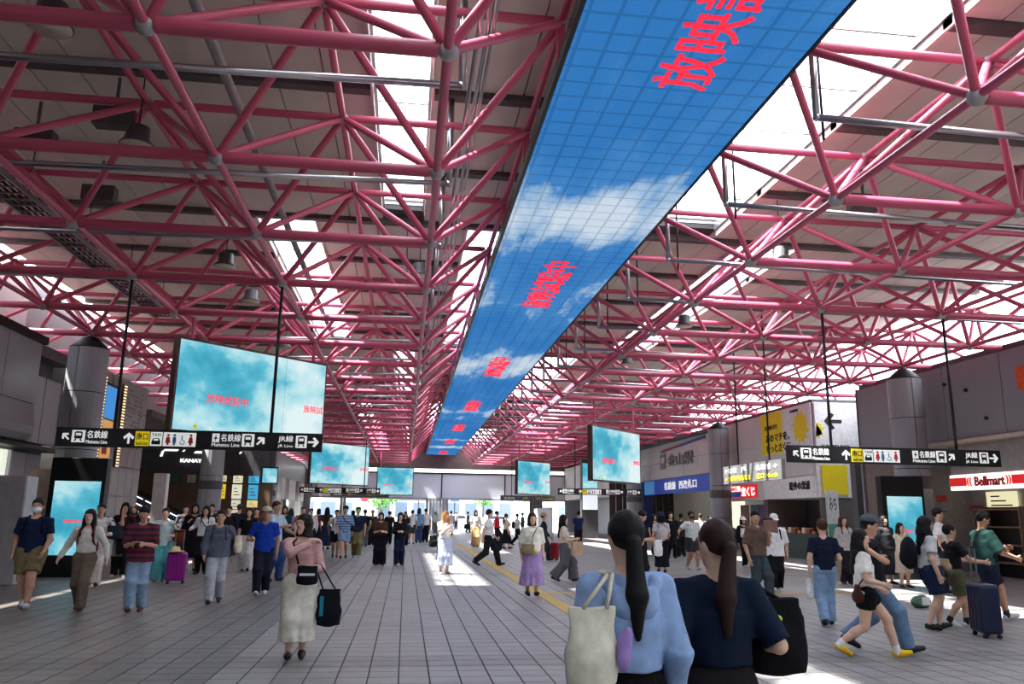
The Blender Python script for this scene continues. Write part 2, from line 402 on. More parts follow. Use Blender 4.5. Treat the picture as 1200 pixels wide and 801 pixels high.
# ================================================================== CEILING SCREEN
def cloud_screen(name, kind):
    m, nt, N, L, b = nodemat(name)
    tc = N.new('ShaderNodeTexCoord') if kind == 'wall' else N.new('ShaderNodeNewGeometry')
    src = tc.outputs['Object'] if kind == 'wall' else tc.outputs['Position']
    mp = N.new('ShaderNodeMapping'); L.new(src, mp.inputs[0])
    nz = N.new('ShaderNodeTexNoise'); nz.inputs['Detail'].default_value = 7; nz.inputs['Roughness'].default_value = .58
    L.new(mp.outputs[0], nz.inputs[0])
    cr = N.new('ShaderNodeValToRGB')
    if kind == 'wall':
        mp.inputs['Scale'].default_value = (.6, 1, .75); mp.inputs['Rotation'].default_value = (0, .5, 0); mp.inputs['Location'].default_value = (3.1, 0, 1.6); nz.inputs['Scale'].default_value = .62
        nz.inputs['Distortion'].default_value = .1
        e = cr.color_ramp.elements; e[0].position = .36; e[0].color = lin((58, 162, 190)); e[1].position = .62; e[1].color = lin((228, 245, 247))
        k = e.new(.44); k.color = lin((92, 188, 212)); k = e.new(.51); k.color = lin((176, 226, 234))
        L.new(nz.outputs[0], cr.inputs[0]); out = cr.outputs[0]
    else:
        mp.inputs['Scale'].default_value = (.55, .16, 1); nz.inputs['Scale'].default_value = 1.6
        sep = N.new('ShaderNodeSeparateXYZ'); L.new(src, sep.inputs[0])
        acc = None
        for c, w, amp in ((14.3, 2.0, .34), (20.5, 2.6, .14), (29.5, 4.2, .34), (44, 2, .2), (62, 1.5, .3), (69, 2, .34)):
            s = N.new('ShaderNodeMath'); s.operation = 'SUBTRACT'; L.new(sep.outputs[1], s.inputs[0]); s.inputs[1].default_value = c
            d = N.new('ShaderNodeMath'); d.operation = 'DIVIDE'; L.new(s.outputs[0], d.inputs[0]); d.inputs[1].default_value = w
            p = N.new('ShaderNodeMath'); p.operation = 'MULTIPLY'; L.new(d.outputs[0], p.inputs[0]); L.new(d.outputs[0], p.inputs[1])
            q = N.new('ShaderNodeMath'); q.operation = 'MULTIPLY'; L.new(p.outputs[0], q.inputs[0]); q.inputs[1].default_value = -1.5
            x = N.new('ShaderNodeMath'); x.operation = 'EXPONENT'; L.new(q.outputs[0], x.inputs[0])
            z = N.new('ShaderNodeMath'); z.operation = 'MULTIPLY'; L.new(x.outputs[0], z.inputs[0]); z.inputs[1].default_value = amp
            if acc is None: acc = z
            else:
                a = N.new('ShaderNodeMath'); L.new(acc.outputs[0], a.inputs[0]); L.new(z.outputs[0], a.inputs[1]); acc = a
        a = N.new('ShaderNodeMath'); L.new(acc.outputs[0], a.inputs[0]); L.new(nz.outputs[0], a.inputs[1])
        e = cr.color_ramp.elements; e[0].position = .45; e[0].color = lin((48, 120, 190)); e[1].position = .86; e[1].color = lin((205, 220, 236))
        k = e.new(.64); k.color = lin((66, 134, 200)); k = e.new(.72); k.color = lin((150, 184, 220))
        L.new(a.outputs[0], cr.inputs[0]); out = cr.outputs[0]
        g_ = None
        for ax, per in ((0, .362), (1, .372)):                           # darker seams between the small LED tiles
            md = N.new('ShaderNodeMath'); md.operation = 'MODULO'; L.new(sep.outputs[ax], md.inputs[0]); md.inputs[1].default_value = per
            lt = N.new('ShaderNodeMath'); lt.operation = 'LESS_THAN'; L.new(md.outputs[0], lt.inputs[0]); lt.inputs[1].default_value = .045
            if g_ is None: g_ = lt
            else:
                q_ = N.new('ShaderNodeMath'); q_.operation = 'MAXIMUM'; L.new(g_.outputs[0], q_.inputs[0]); L.new(lt.outputs[0], q_.inputs[1]); g_ = q_
        f_ = N.new('ShaderNodeMapRange'); L.new(g_.outputs[0], f_.inputs[0]); f_.inputs[3].default_value = 1; f_.inputs[4].default_value = .74
        sv = N.new('ShaderNodeVectorMath'); sv.operation = 'SCALE'; L.new(out, sv.inputs[0]); L.new(f_.outputs[0], sv.inputs['Scale']); out = sv.outputs[0]
    b.inputs['Base Color'].default_value = (.02, .02, .03, 1); b.inputs['Roughness'].default_value = .35
    L.new(out, b.inputs['Emission Color']); b.inputs['Emission Strength'].default_value = .6; b.inputs['Specular IOR Level'].default_value = 0
    return m
LEDM = cloud_screen('ceiling_screen_picture', 'ceiling')
ZL = CH+5.6; LX0, LX1, LY0, LY1 = 1.77, 4.66, 3.2, 78.2
led = empty('ceiling_screen', (0, 0, 0), 0, 'long blue sky video screen hung under the roof with red characters', 'screen')
NX, NY = 4, 72; dx, dy = (LX1-LX0)/NX, (LY1-LY0)/NY
lm = MB().box(-dx/2+.006, dx/2-.006, -dy/2+.008, dy/2-.008, 0, .04).mesh('screen_module'); lm.materials.append(LEDM)
for i in range(NX):
    for j in range(NY):
        o = link('screen_module', lm, None, led); o.location = (LX0+(i+.5)*dx, LY0+(j+.5)*dy, ZL)
bk = mat('screen_backing', (26, 60, 120), .6)
MB().box(LX0, LX1, LY0, LY1, ZL+.03, ZL+.07).build('backing', bk, led)
MB().box(LX0-.07, LX0-.01, LY0, LY1, ZL-.02, ZL+.16).build('edge_frame', BLACK, led)
MB().box(LX1+.01, LX1+.05, LY0, LY1, ZL-.01, ZL+.12).build('edge_frame', BLACK, led)
MB().box(LX0, LX1, LY1, LY1+.06, ZL-.02, ZL+.16).build('edge_frame', BLACK, led)
hb = MB().box(-.05, .05, -.06, .06, ZL+.1, ZT-.05).mesh('hanger'); hb.materials.append(PINK)
for r in range(-1, 23):
    for X in (LX0-.04, LX1+.04):
        o = link('hanger', hb, None, led); o.location = (X, Y0+BY*(r+.5), 0)
for yc in (7.22, 18.85, 30.2, 41.7, 52.8, 63.4, 75.0):
    text('放映試験中', LETR, led, (3.68 if yc > 8 else 3.75, yc+2.05, ZL-.012), (0, -1, 0), (-1, 0, 0), w=4.1, bold=.004, depth=.012)
# ================================================================== WALL SCREENS
WSM = cloud_screen('wall_screen_picture', 'wall')
BRONZE = mat('screen_frame', (92, 70, 66), .4, .5)
def wall_screen(a, b_, z0, z1, label, two=False, hang=True):
    a = Vector((a[0], a[1], 0)); b_ = Vector((b_[0], b_[1], 0)); w = (b_-a).length
    t = empty('video_screen', (a.x, a.y, z0), math.atan2(b_.y-a.y, b_.x-a.x), label, 'screen'); h = z1-z0
    MB().box(-.06, w+.06, .02, .24, -.06, h+.06).build('frame', BRONZE, t)
    if two:
        MB().box(0, w*.70-.01, 0, .03, 0, h).build('display', WSM, t); MB().box(w*.70+.01, w, 0, .03, 0, h).build('display', WSM, t)
    else: MB().box(0, w, 0, .03, 0, h).build('display', WSM, t)
    text('放映試験中', LETR, t, (w*.18, -.004, h*.33), (1, 0, 0), (0, 0, 1), w=w*.27, bold=.006, depth=.004)
    text('放映試', LETR, t, (w*.845, -.004, h*.36), (1, 0, 0), (0, 0, 1), w=w*.15, bold=.006, depth=.004)
    text('SSID', LETW, t, (w*.19, -.004, h*.03), (1, 0, 0), (0, 0, 1), h=h*.035, bold=.03, depth=.004)
    MB().lathe([(.001, 0), (.06, .001), (.06, .004), (.001, .005)], n=12).build('yellow_dot', LETY, t).matrix_local = Matrix.Translation((w*.13, -.002, h*.045)) @ Matrix.Rotation(math.pi/2, 4, 'X')
    if hang:
        for f in (.08, .92): MB().tube((w*f, .14, h+.05), (w*f, .14, ZB-z0-.05), .05).build('hanger', PINK, t)
    return t
wall_screen((-5.53, 19.57), (-2.4, 22.6), 3.45, 5.62, 'large sky video screen in two panels hanging behind a black direction sign', True)
wall_screen((-5.8, 49.9), (-2.5, 52.9), 3.3, 5.75, 'far sky video screen in two panels above a small black sign', True)
wall_screen((-2.2, 62), (.46, 62.3), 2.95, 4.95, 'small sky video screen beside the white glass bridge, without a sign below')
wall_screen((7.47, 31.7), (10.3, 34.7), 3.02, 5.16, 'tall sky video screen hanging in front of the station name wall')
wall_screen((7.15, 51.5), (9.6, 53.6), 2.92, 5.0, 'far sky video screen hanging over the brown sign by the station gates')
# ================================================================== WAYFINDING SIGNS
SIGNB = mat('sign_black', (30, 31, 34), .4)
ICON = glow('icon_white', (232, 236, 232), .5); ICB = mat('icon_blue', (60, 120, 190), .5); ICR = mat('icon_red', (214, 50, 60), .5)
def flat(t, name, pts, m, y0=-.056, y1=-.05):
    return MB().prism(pts, 'y', y0, y1).build(name, m, t)
def rect(x0, x1, z0, z1): return [(x0, z0), (x1, z0), (x1, z1), (x0, z1)]
def arrow(t, cx, cz, s, ang, m=None):
    p = [(-.5, -.09), (.12, -.09), (-.1, -.36), (.1, -.46), (.5, 0), (.1, .46), (-.1, .36), (.12, .09), (-.5, .09)]
    c, q = math.cos(ang), math.sin(ang)
    return flat(t, 'arrow', [(cx+s*(x*c-z*q), cz+s*(x*q+z*c)) for x, z in p], m or LETW)
def train(t, x0, x1, z0, z1):
    ti = flat(t, 'train_icon', rect(x0, x1, z0, z1), ICON); w = x1-x0; h = z1-z0; cx = (x0+x1)/2
    mb = MB()
    mb.prism([(cx-.3*w, z0+.3*h), (cx+.3*w, z0+.3*h), (cx+.3*w, z0+.82*h), (cx+.18*w, z0+.9*h), (cx-.18*w, z0+.9*h), (cx-.3*w, z0+.82*h)], 'y', -.060, -.056)
    mb.prism([(cx-.32*w, z0+.1*h), (cx-.2*w, z0+.1*h), (cx-.1*w, z0+.28*h), (cx-.22*w, z0+.28*h)], 'y', -.06, -.056)
    mb.prism([(cx+.2*w, z0+.1*h), (cx+.32*w, z0+.1*h), (cx+.22*w, z0+.28*h), (cx+.1*w, z0+.28*h)], 'y', -.06, -.056)
    tp = mb.build('train_print', BLKP, ti)
    flat(ti, 'window_print', rect(cx-.2*w, cx+.2*w, z0+.55*h, z0+.76*h), ICON, -.064, -.06)
def wayfinding(loc, label, poles=(.206, .797), top=None):
    W, H = 5.08, .37
    t = empty('wayfinding_sign', loc, 0, label, 'sign'); b = MB().box(0, W, -.05, .05, 0, H).build('board', SIGNB, t)
    for f in poles: MB().tube((W*f, 0, H), (W*f, 0, (top or ZB-.05)-loc[2]), .032).build('hanging_pole', DARKM, t, True)
    x = lambda f: f*W
    arrow(t, x(.036), H*.52, .17, math.radians(135)); train(t, x(.058), x(.106), H*.22, H*.86)
    text('名鉄線', LETW, t, (x(.113), -.056, H*.45), (1, 0, 0), (0, 0, 1), w=x(.075), h=.15, bold=.006, depth=.005)
    text('Meitetsu Line', LETW, t, (x(.112), -.056, H*.17), (1, 0, 0), (0, 0, 1), w=x(.077), h=.07, bold=0, depth=.005)
    arrow(t, x(.266), H*.5, .22, math.radians(90))
    yp_ = flat(t, 'yellow_plate', rect(x(.29), x(.342), H*.1, H*.88), LETY)
    text('南口', BLKP, yp_, (x(.294), -.062, H*.42), (1, 0, 0), (0, 0, 1), w=x(.044), h=.14, bold=.006, depth=.005)
    text('South Exit', BLKP, yp_, (x(.294), -.062, H*.16), (1, 0, 0), (0, 0, 1), w=x(.044), h=.065, bold=0, depth=.005)
    xp_ = flat(t, 'taxi_plate', rect(x(.346), x(.39), H*.12, H*.86), ICON)
    text('TAXI', BLKP, xp_, (x(.351), -.062, H*.64), (1, 0, 0), (0, 0, 1), w=x(.034), h=.055, bold=.006, depth=.005)
    flat(xp_, 'taxi_print', [(x(.352), H*.2), (x(.384), H*.2), (x(.384), H*.38), (x(.378), H*.54), (x(.358), H*.54), (x(.352), H*.38)], BLKP, -.062, -.056)
    flat(xp_, 'taxi_window', rect(x(.360), x(.376), H*.4, H*.5), ICON, -.066, -.062)
    wp_ = flat(t, 'toilet_plate', rect(x(.394), x(.516), H*.12, H*.86), ICON)
    for f, m, sk in ((.412, ICR, 1), (.436, ICB, 0), (.497, ICR, 1)):
        mb = MB(); cx = x(f); ww = .05 if sk else .035
        mb.prism([(cx-ww, H*.3), (cx+ww, H*.3), (cx+.03, H*.62), (cx-.03, H*.62)], 'y', -.062, -.056)
        mb.prism([(cx+.027*math.cos(a*.785), H*.71+.027*math.sin(a*.785)) for a in range(8)], 'y', -.062, -.056)
        mb.prism(rect(cx-.02, cx+.02, H*.18, H*.3), 'y', -.062, -.056); mb.build('person_print', m, wp_)
    mb = MB(); cx = x(.466)
    for a in range(10):
        a0, a1 = a*.5+2.6, a*.5+3.1
        mb.prism([(cx+.05*math.cos(a0), H*.34+.05*math.sin(a0)), (cx+.05*math.cos(a1), H*.34+.05*math.sin(a1)), (cx+.035*math.cos(a1), H*.34+.035*math.sin(a1)), (cx+.035*math.cos(a0), H*.34+.035*math.sin(a0))], 'y', -.062, -.056)
    mb.prism(rect(cx-.02, cx, H*.42, H*.7), 'y', -.062, -.056); mb.build('wheelchair_print', ICB, wp_)
    ap_ = flat(t, 'plane_plate', rect(x(.577), x(.604), H*.4, H*.86), ICON)
    mb = MB(); cx = x(.5905); mb.prism(rect(cx-.008, cx+.008, H*.46, H*.8), 'y', -.062, -.056); mb.prism([(cx-.05, H*.58), (cx+.05, H*.58), (cx, H*.7)], 'y', -.062, -.056); mb.build('plane_print', BLKP, ap_)
    text('名鉄線', LETW, t, (x(.610), -.056, H*.45), (1, 0, 0), (0, 0, 1), w=x(.075), h=.15, bold=.006, depth=.005)
    text('Meitetsu Line', LETW, t, (x(.577), -.056, H*.17), (1, 0, 0), (0, 0, 1), w=x(.105), h=.07, bold=0, depth=.005)
    train(t, x(.69), x(.737), H*.2, H*.88); arrow(t, x(.762), H*.52, .2, math.radians(45))
    text('JR線', LETW, t, (x(.829), -.056, H*.45), (1, 0, 0), (0, 0, 1), w=x(.058), h=.15, bold=.006, depth=.005)
    text('JR Line', LETW, t, (x(.829), -.056, H*.17), (1, 0, 0), (0, 0, 1), w=x(.058), h=.07, bold=0, depth=.005)
    train(t, x(.897), x(.94), H*.2, H*.86); arrow(t, x(.966), H*.52, .22, 0)
    return t
s0 = wayfinding((-6.81, 16.54, 2.76), 'long black direction sign hung on two poles just in front of the large sky screen')
def more_sign(loc, label):
    c = copy_tree(s0); c.location = loc; c['label'] = label; return c
more_sign((8.23, 16.54, 2.78), 'long black direction sign hung on two poles across the red and white convenience store')
more_sign((-6.75, 52.6, 2.75), 'black direction sign hung under the far sky screen near the exit')
more_sign((8.9, 47.0, 2.78), 'black direction sign hung under the tall sky screen by the station gates')
PNTW = mat('sign_paint_white', (226, 226, 222), .6); PNTY = mat('sign_paint_yellow', (222, 200, 40), .6)
def brown_board(loc, W, H, rz, label, texts, top, poles=(.2, .8)):
    t = empty('hanging_sign', loc, rz, label, 'sign')
    MB().box(0, W, -.06, .06, 0, H).build('board', mat('board_grey', (92, 92, 94), .5), t)
    for f in poles: MB().tube((W*f, 0, H), (W*f, 0, top-loc[2]), .03).build('hanging_pole', DARKM, t, True)
    for s, m, fx, fz, fw, fh in texts:
        text(s, m, t, (W*fx, -.068, H*fz), (1, 0, 0), (0, 0, 1), w=W*fw, h=H*fh, bold=.02, depth=.006)
    return t
brown_board((11.5, 28.0, 2.76), 4.6, .62, math.atan2(-4.6, 0), 'grey hanging sign with yellow writing near the yellow poster',
            [('↑ 地下鉄', PNTW, .04, .56, .22, .3), ('JR', PNTW, .34, .56, .1, .3), ('← 市営地下鉄名城線', PNTY, .04, .12, .46, .28), ('名鉄線 →', PNTW, .6, .56, .34, .3), ('北口 North', PNTY, .6, .12, .34, .28)], ZR, (.27, .8))
brown_board((-5.7, 62.5, 2.72), 4.4, .42, 0, 'dark sign with yellow writing hung near the small sky screen', [('名鉄', PNTW, .05, .25, .15, .5), ('南口', PNTY, .3, .25, .12, .5), ('北口 North Exit', PNTY, .62, .25, .3, .5)], ZR)
brown_board((7.3, 62.5, 2.6), 4.3, .44, 0, 'dark sign with yellow writing hung below the far screen by the gates', [('名鉄線', PNTW, .06, .25, .2, .5), ('JR', PNTY, .4, .25, .12, .5), ('南口 South Exit', PNTY, .66, .25, .3, .5)], ZR)
# ================================================================== SIDES OF THE HALL
def S(o): return tag(o, kind='structure')
PALEW = mat('pale_panel', (206, 203, 204), .6, 0, .04, .6)
BROWN = mat('brown_wall', (122, 98, 78), .7, 0, .12, 1.5)
DBROWN = mat('dark_brown_panel', (62, 50, 46), .5, 0, .1, 2)
NAVY = mat('navy_panel', (26, 42, 98), .45)
BLUEB = glow('blue_sign_face', (34, 62, 150), .35)
REDS = glow('red_sign_face', (214, 34, 40), .6)
WSIGN = glow('white_sign_face', (250, 244, 236), .95)
YPOST = mat('yellow_poster', (236, 214, 28), .5, 0, .03)
LITW = glow('lit_shop_light', (236, 238, 232), 1.5)
WARM = glow('warm_light', (255, 226, 176), 1.3)
CREAM = mat('cream_wall', (214, 208, 190), .6)
PAPER = mat('poster_paper', (228, 224, 206), .6)
def panel_x(parent, X, y0, y1, z0, z1, m, name='wall_panel', t=.04, gap=.012, d=1):
    """cladding panel on a wall that runs along the hall"""
    return MB().box(X-t if d > 0 else X, X if d > 0 else X+t, y0+gap, y1-gap, z0+gap, z1-gap).build(name, m, parent)
# ---- outer shells so that the shops are closed to the sky
wl = S(MB().box(-22, -21.8, -14, 79, 0, 8.6).box(-22, -9.9, -14, 24.4, 5.6, 5.9).box(-22, -10.4, -14, 24.4, 0, .02).box(-10.9, -10.4, -14, 24.4, 0, 5.7).build('wall_left', DGREY))
S(MB().box(-11.6, -11.45, -14, 24.5, 5.9, 8.36).build('wall_left_upper', PALEW)); S(MB().box(-11.6, -11.45, 24.5, 52, 5.2, 8.36).build('wall_left_clerestory', GREYP))
for k in range(12):
    MB().box(-11.45, -11.42, 3+k*1.8+.01, 4.8+k*1.8-.01, 5.95, 8.3).build('wall_panel', PALEW, bpy.data.objects['wall_left_upper'])
wb = S(MB().box(-22, 24, -14.3, -14, 0, 8.6).build('wall_back_added', CONC))  # unseen wall added to stop light from behind; the hall itself runs on
S(MB().box(-22, 24, -14, -6, -.2, 0).build('floor_rear', PAVE))
# ---- arched fascia
prof_hi = [(-9.8, 4.25), (-9.8, 5.85), (-9.95, 5.85), (-9.95, 4.25)]
prof_lo = [(-9.8, 4.23), (-9.78, 3.9), (-9.72, 3.66), (-9.74, 3.45), (-9.86, 3.28), (-10.1, 3.2), (-10.35, 3.2), (-10.35, 3.3), (-10.0, 3.4), (-9.95, 4.23)]
ya = 6.0
for k in range(9):
    y0, y1 = ya+k*1.8+.012, ya+(k+1)*1.8-.012
    for pr in (prof_hi, prof_lo): MB().prism(pr, 'y', y0, y1).build('fascia_panel', GREYP, wl)
for k in range(2):
    MB().box(-10.2, -10.05, 22.25+k*1.05, 23.25+k*1.05, 3.3, 5.1).build('fascia_panel', GREYP, wl)
MB().prism([(-9.7, 5.86), (-9.7, 6.05), (-11.4, 6.05), (-11.4, 5.86)], 'y', -14, 22.3).build('coping', DARKM, wl)
MB().box(-10.3, -9.75, -14, 24.3, 3.1, 3.2).build('soffit', DARKM, wl)
for k in range(2): panel_x(wl, -10.36, 22.55+k*.88, 23.43+k*.88, .05, 1.5, GREYP); panel_x(wl, -10.36, 22.55+k*.88, 23.43+k*.88, 1.5, 3.05, GREYP)
d1 = S(empty('door_1', (0, 0, 0)))
for k in range(4): MB().box(-10.39, -10.36, 21.0+k*.36, 21.3+k*.36, .05, 3.05).build('lit_glass', glow('lit_door_glass', (226, 232, 214), .9), d1)
for y in (20.95, 22.46): MB().box(-10.38, -10.3, y-.04, y+.04, 0, 3.08).build('door_frame', STEEL, d1)
MB().box(-10.38, -10.3, 20.9, 22.5, 3.05, 3.1).build('door_frame', STEEL, d1)
o = MB().box(-9.1, -8.02, 18.35, 18.9, 0, 2.25).build('ticket_kiosk', mat('kiosk_grey', (188, 188, 192), .4)); bevel(o, .04)
tag(o, 'pale grey kiosk cabinet beside the black totem by the arched fascia', 'kiosk')
o = MB().box(-9.0, -8.55, 20.7, 20.75, .02, 2.5).build('partition_board', mat('cream_panel', (232, 216, 188), .6)); tag(o, 'tall cream partition board behind the black totem', 'partition')
# ---- columns
def column(X, Y, label, top=5.85):
    t = empty('column', (X, Y, 0), 0, label, 'column')
    R = .5; zs = [0.02, 1.55, 3.1, 4.63, top]
    for a, b in zip(zs[:-1], zs[1:]):
        for h in range(3):
            mb = MB(); n = 8; a0 = math.radians(-100+h*120+1.2); a1 = math.radians(20+h*120-1.2); v = []; f = []
            for i in range(n+1):
                q = a0+(a1-a0)*i/n
                for z in (a+.012, b-.012):
                    for r in (R, R-.04): v.append((r*math.cos(q), r*math.sin(q), z))
            for i in range(n):
                j = i*4; k = j+4; f += [(j, k, k+2, j+2), (j+1, j+3, k+3, k+1), (j, j+1, k+1, k), (j+2, k+2, k+3, j+3)]
            f += [(0, 2, 3, 1), (4*n, 4*n+1, 4*n+3, 4*n+2)]
            mb.add(v, f).build('cladding_panel', GREYP, t, False)
    MB().tube((0, 0, 0), (0, 0, top), R-.045, n=20).build('core', BLACK, t)
    MB().lathe([(.5, top), (.5, top+.02), (.2, top+.3), (.09, top+.34), (.09, ZB-.1)], n=16).build('cap', DARKM, t, True)
    bnd = MB().lathe([(.505, 2.5), (.515, 2.52), (.515, 2.86), (.505, 2.88)], n=24).build('band', DGREY, t, True)
    return t
column(-8.76, 22.6, 'round grey clad column behind the black totem by the arched fascia')
column(-8.76, 37.75, 'round grey clad column in front of the escalator recess')
column(-8.76, 52.9, 'round grey clad column between the poster wall and the far shops')
column(15.24, 22.6, 'round grey clad column beside the red and white convenience store')
column(15.24, 37.75, 'round grey clad column between the lottery booth and station gates')
column(15.24, 52.9, 'round grey clad column at the far end of the station gates')
# ---- totems
def totem(X0_, X1_, Y, label):
    t = empty('digital_totem', ((X0_+X1_)/2, Y, 0), 0, label, 'digital sign'); w = (X1_-X0_)/2
    bevel(MB().box(-w, w, 0, .28, 0, 2.78).build('cabinet', BLACK, t), .015)
    MB().box(-w+.13, w-.09, -.012, 0, .5, 2.22).build('display', WSM, t)
    text('放映試験中', LETR, t, (-.2, -.018, 1.24), (1, 0, 0), (0, 0, 1), w=.42, bold=.02, depth=.004)
    MB().box(-w-.02, w+.02, .02, .26, 0, .06).build('plinth', DARKM, t)
totem(-8.47, -7.2, 20.5, 'black totem with cloudy sky display beside the masked man')
totem(13.06, 14.32, 20.8, 'black totem with cloudy sky display near the girl with pink bag')
# ---- block with light strips
nb = S(MB().box(-13, -9.86, 24.6, 31.2, 0, 6.0).build('wall_left_block', CONC))
for i in range(5):
    for j in range(6): panel_x(nb, -9.8, 27.6+i*.72, 27.6+(i+1)*.72, j*1.0, (j+1)*1.0, CONC, 'stone_panel', .05)
hm = MB()
for i in range(9):
    for j in range(14):
        if random.random() < .6: y, z = 28.6+i*.25, 3.7+j*.15; hm.box(-9.81, -9.79, y, y+.07, z, z+.05)
tag(hm.build('wall_slots', BLACK, nb), kind='stuff')
for i, (xa, ya_, yb_) in enumerate(((128, 416, 500), (151, 430, 500))):
    p = atx(xa, ya_, -9.7); q = atx(xa-2, yb_, -9.7)
    t = empty('bulb_strip', (-9.74, p.y, 0), 0, ['bulb-lit strip nearer the round column, framing the blue wall advertisement', 'bulb-lit strip on the stone side of the blue wall advertisement'][i], 'light strip')
    MB().box(-.02, .02, -.14, .14, 2.95, 5.75).build('backing', BRONZE, t)
    bm_ = MB().ball((.03, 0, 0), .028, 8, 5).mesh('bulb', True); bm_.materials.append(WARM)
    for k in range(28):
        for s in (-.07, .07): o = link('bulb', bm_, None, t); o.location = (0, s, 3.0+k*.1)
t = empty('wall_advertisement', (-9.74, 27.3, 0), 0, 'blue and orange lit advertisement between bulb strips on the block', 'advertisement')
MB().box(-.04, 0, -.55, .55, 3.0, 5.6).build('frame', BLACK, t)
MB().box(0, .02, -.45, .45, 4.45, 5.5).build('blue_face', glow('ad_blue', (60, 140, 210), .7), t)
MB().box(0, .02, -.45, .45, 3.1, 4.4).build('orange_face', glow('ad_orange', (214, 160, 92), .5), t)
MB().box(.02, .03, -.3, .1, 3.3, 4.0).build('red_print', mat('ad_red', (180, 40, 40), .5), t)
# ---- poster board (pale pillar beside the totem)
o = MB().box(-7.2, -6.85, 24.2, 24.5, 0, 2.6).build('poster_pillar', mat('poster_pillar', (198, 186, 182), .6)); tag(o, 'pale poster pillar between the black totem and the escalator', 'pillar')
# ---- recess with escalator and poster wall
S(MB().box(-22, -9.6, 31.2, 50, 5.0, 5.25).build('ceiling_recess', mat('recess_soffit', (96, 92, 88), .7)))
pw = S(MB().box(-22, -7.7, 48, 48.3, 0, 5.4).build('wall_poster', BROWN))
for k in range(26): MB().box(-18+k*.4+.01, -17.6+k*.4-.01, 47.9, 48, 3.55, 5.0).build('slat', mat('slat_grey', (88, 88, 92), .5, .2), pw)
for j in range(5):
    for k in range(8): MB().box(-18+k*1.28+.01, -16.72+k*1.28-.01, 47.96, 48, j*.7+.01, (j+1)*.7-.01).build('wall_panel', BROWN, pw)
t = empty('logo_sign', (-12.9, 47.88, 4.25), 0, 'white backlit station mall logo lettering on dark slatted fascia', 'sign')
text('KANAYAMA', glow('logo_white', (250, 250, 250), 1.4), t, (0, -.02, 0), (1, 0, 0), (0, 0, 1), w=1.95, h=.2, bold=.03, depth=.03)
for x0, x1, z0, z1 in ((-1.15, -1.0, .3, .62), (-1.0, -.2, .62, .72), (.05, .16, .6, .7), (.7, 1.5, .52, .64), (3.2, 3.32, .55, .67)):
    MB().prism([(x0, z0), (x1-.02, z0), (x1+.06, z1), (x0+.1, z1)], 'y', -.03, 0).build('logo_stroke', glow('logo_white', (250, 250, 250), 1.4), t)
def poster(px0, py0, px1, py1, rgb, label, Y=47.93, e=.5, frame=True, text_=None):
    a = aty(px0, py1, Y); b = aty(px1, py0, Y)
    t = empty('poster', (a.x, Y, a.z), 0, label, 'poster'); w, h = b.x-a.x, b.z-a.z
    if frame: MB().box(-.03, w+.03, 0, .04, -.03, h+.03).build('frame', DARKM, t)
    MB().box(0, w, -.02, .01, 0, h).build('sheet', glow('poster_%d_%d_%d' % rgb, rgb, e), t)
    for i in range(3):
        z = h*(.25+.22*i); MB().box(w*.2, w*(.8-.15*i), -.026, -.02, z, z+h*.06).build('print', mat('poster_print', (90, 92, 84), .6), [c for c in t.children if c.name.startswith('sheet')][0])
    return t
poster(199, 555, 211, 565, (70, 120, 96), 'small green framed board on the brown wall', e=0)
poster(219, 555, 230, 565, (226, 220, 200), 'small cream notice on the brown wall', e=0)
poster(232, 556, 235, 582, (248, 246, 240), 'narrow lit white strip poster on the brown wall', e=1)
poster(260, 556, 266, 564, (232, 228, 190), 'cream upper poster above a yellow one', e=.6)
poster(259, 567, 265, 584, (240, 206, 50), 'yellow lit poster beside the column by the escalator', e=.7)
poster(273, 556, 285, 565.5, (236, 232, 200), 'cream lit poster at the top of the white poster stack', e=.7)
poster(271, 567.5, 284, 584, (238, 236, 206), 'cream lit poster with line drawing, middle of the stack', e=.7)
poster(270, 585.5, 282, 601, (236, 236, 214), 'pale lit poster at the bottom of the white stack', e=.6)
poster(291, 556, 304, 566, (70, 170, 214), 'blue lit poster at the top of the blue stack', e=.7)
poster(290, 568, 303, 584.5, (76, 176, 220), 'blue lit poster with pale border in the middle', e=.7)
poster(289, 586, 302, 594, (238, 222, 150), 'cream and orange lit poster below the blue ones', e=.7)
es = empty('escalator', (-10.2, 44, 0), 0, 'dark escalator rising with white light strips along its side', 'escalator')
for dy in (0, 1.3):
    MB().prism([(0, 0), (0, .95), (-.8, 1.0), (-6, 3.45), (-6.9, 3.5), (-6.9, 2.4), (-6, 2.3), (-1.2, 0)], 'y', dy, dy+.08).build('balustrade', mat('escalator_side', (40, 42, 48), .3, .3), es)
    MB().path([(.1, dy+.04, 1.0), (-.8, dy+.04, 1.06), (-6, dy+.04, 3.5), (-6.9, dy+.04, 3.55)], .04).build('handrail', BLACK, es, True)
stp = MB().box(-.2, .2, .1, 1.28, -.1, .05).mesh('step'); stp.materials.append(DARKM)
for k in range(15): o = link('step', stp, None, es); o.location = (-.9-.38*k, 0, .12+.178*k)
ELS = glow('escalator_light', (236, 242, 255), 2.2)
for off, a, b_ in ((.9, -.9, -5.6), (.55, -1.0, -5.2), (.2, -1.6, -6.2)):
    n = 4
    for k in range(n):
        u0 = a+(b_-a)*(k+.06)/n; u1 = a+(b_-a)*(k+.94)/n; zz = lambda u: (-u-.8)*.471+off
        MB().tube((u0, -.03, zz(u0)), (u1, -.03, zz(u1)), .028, n=6).build('light_strip', ELS, es)
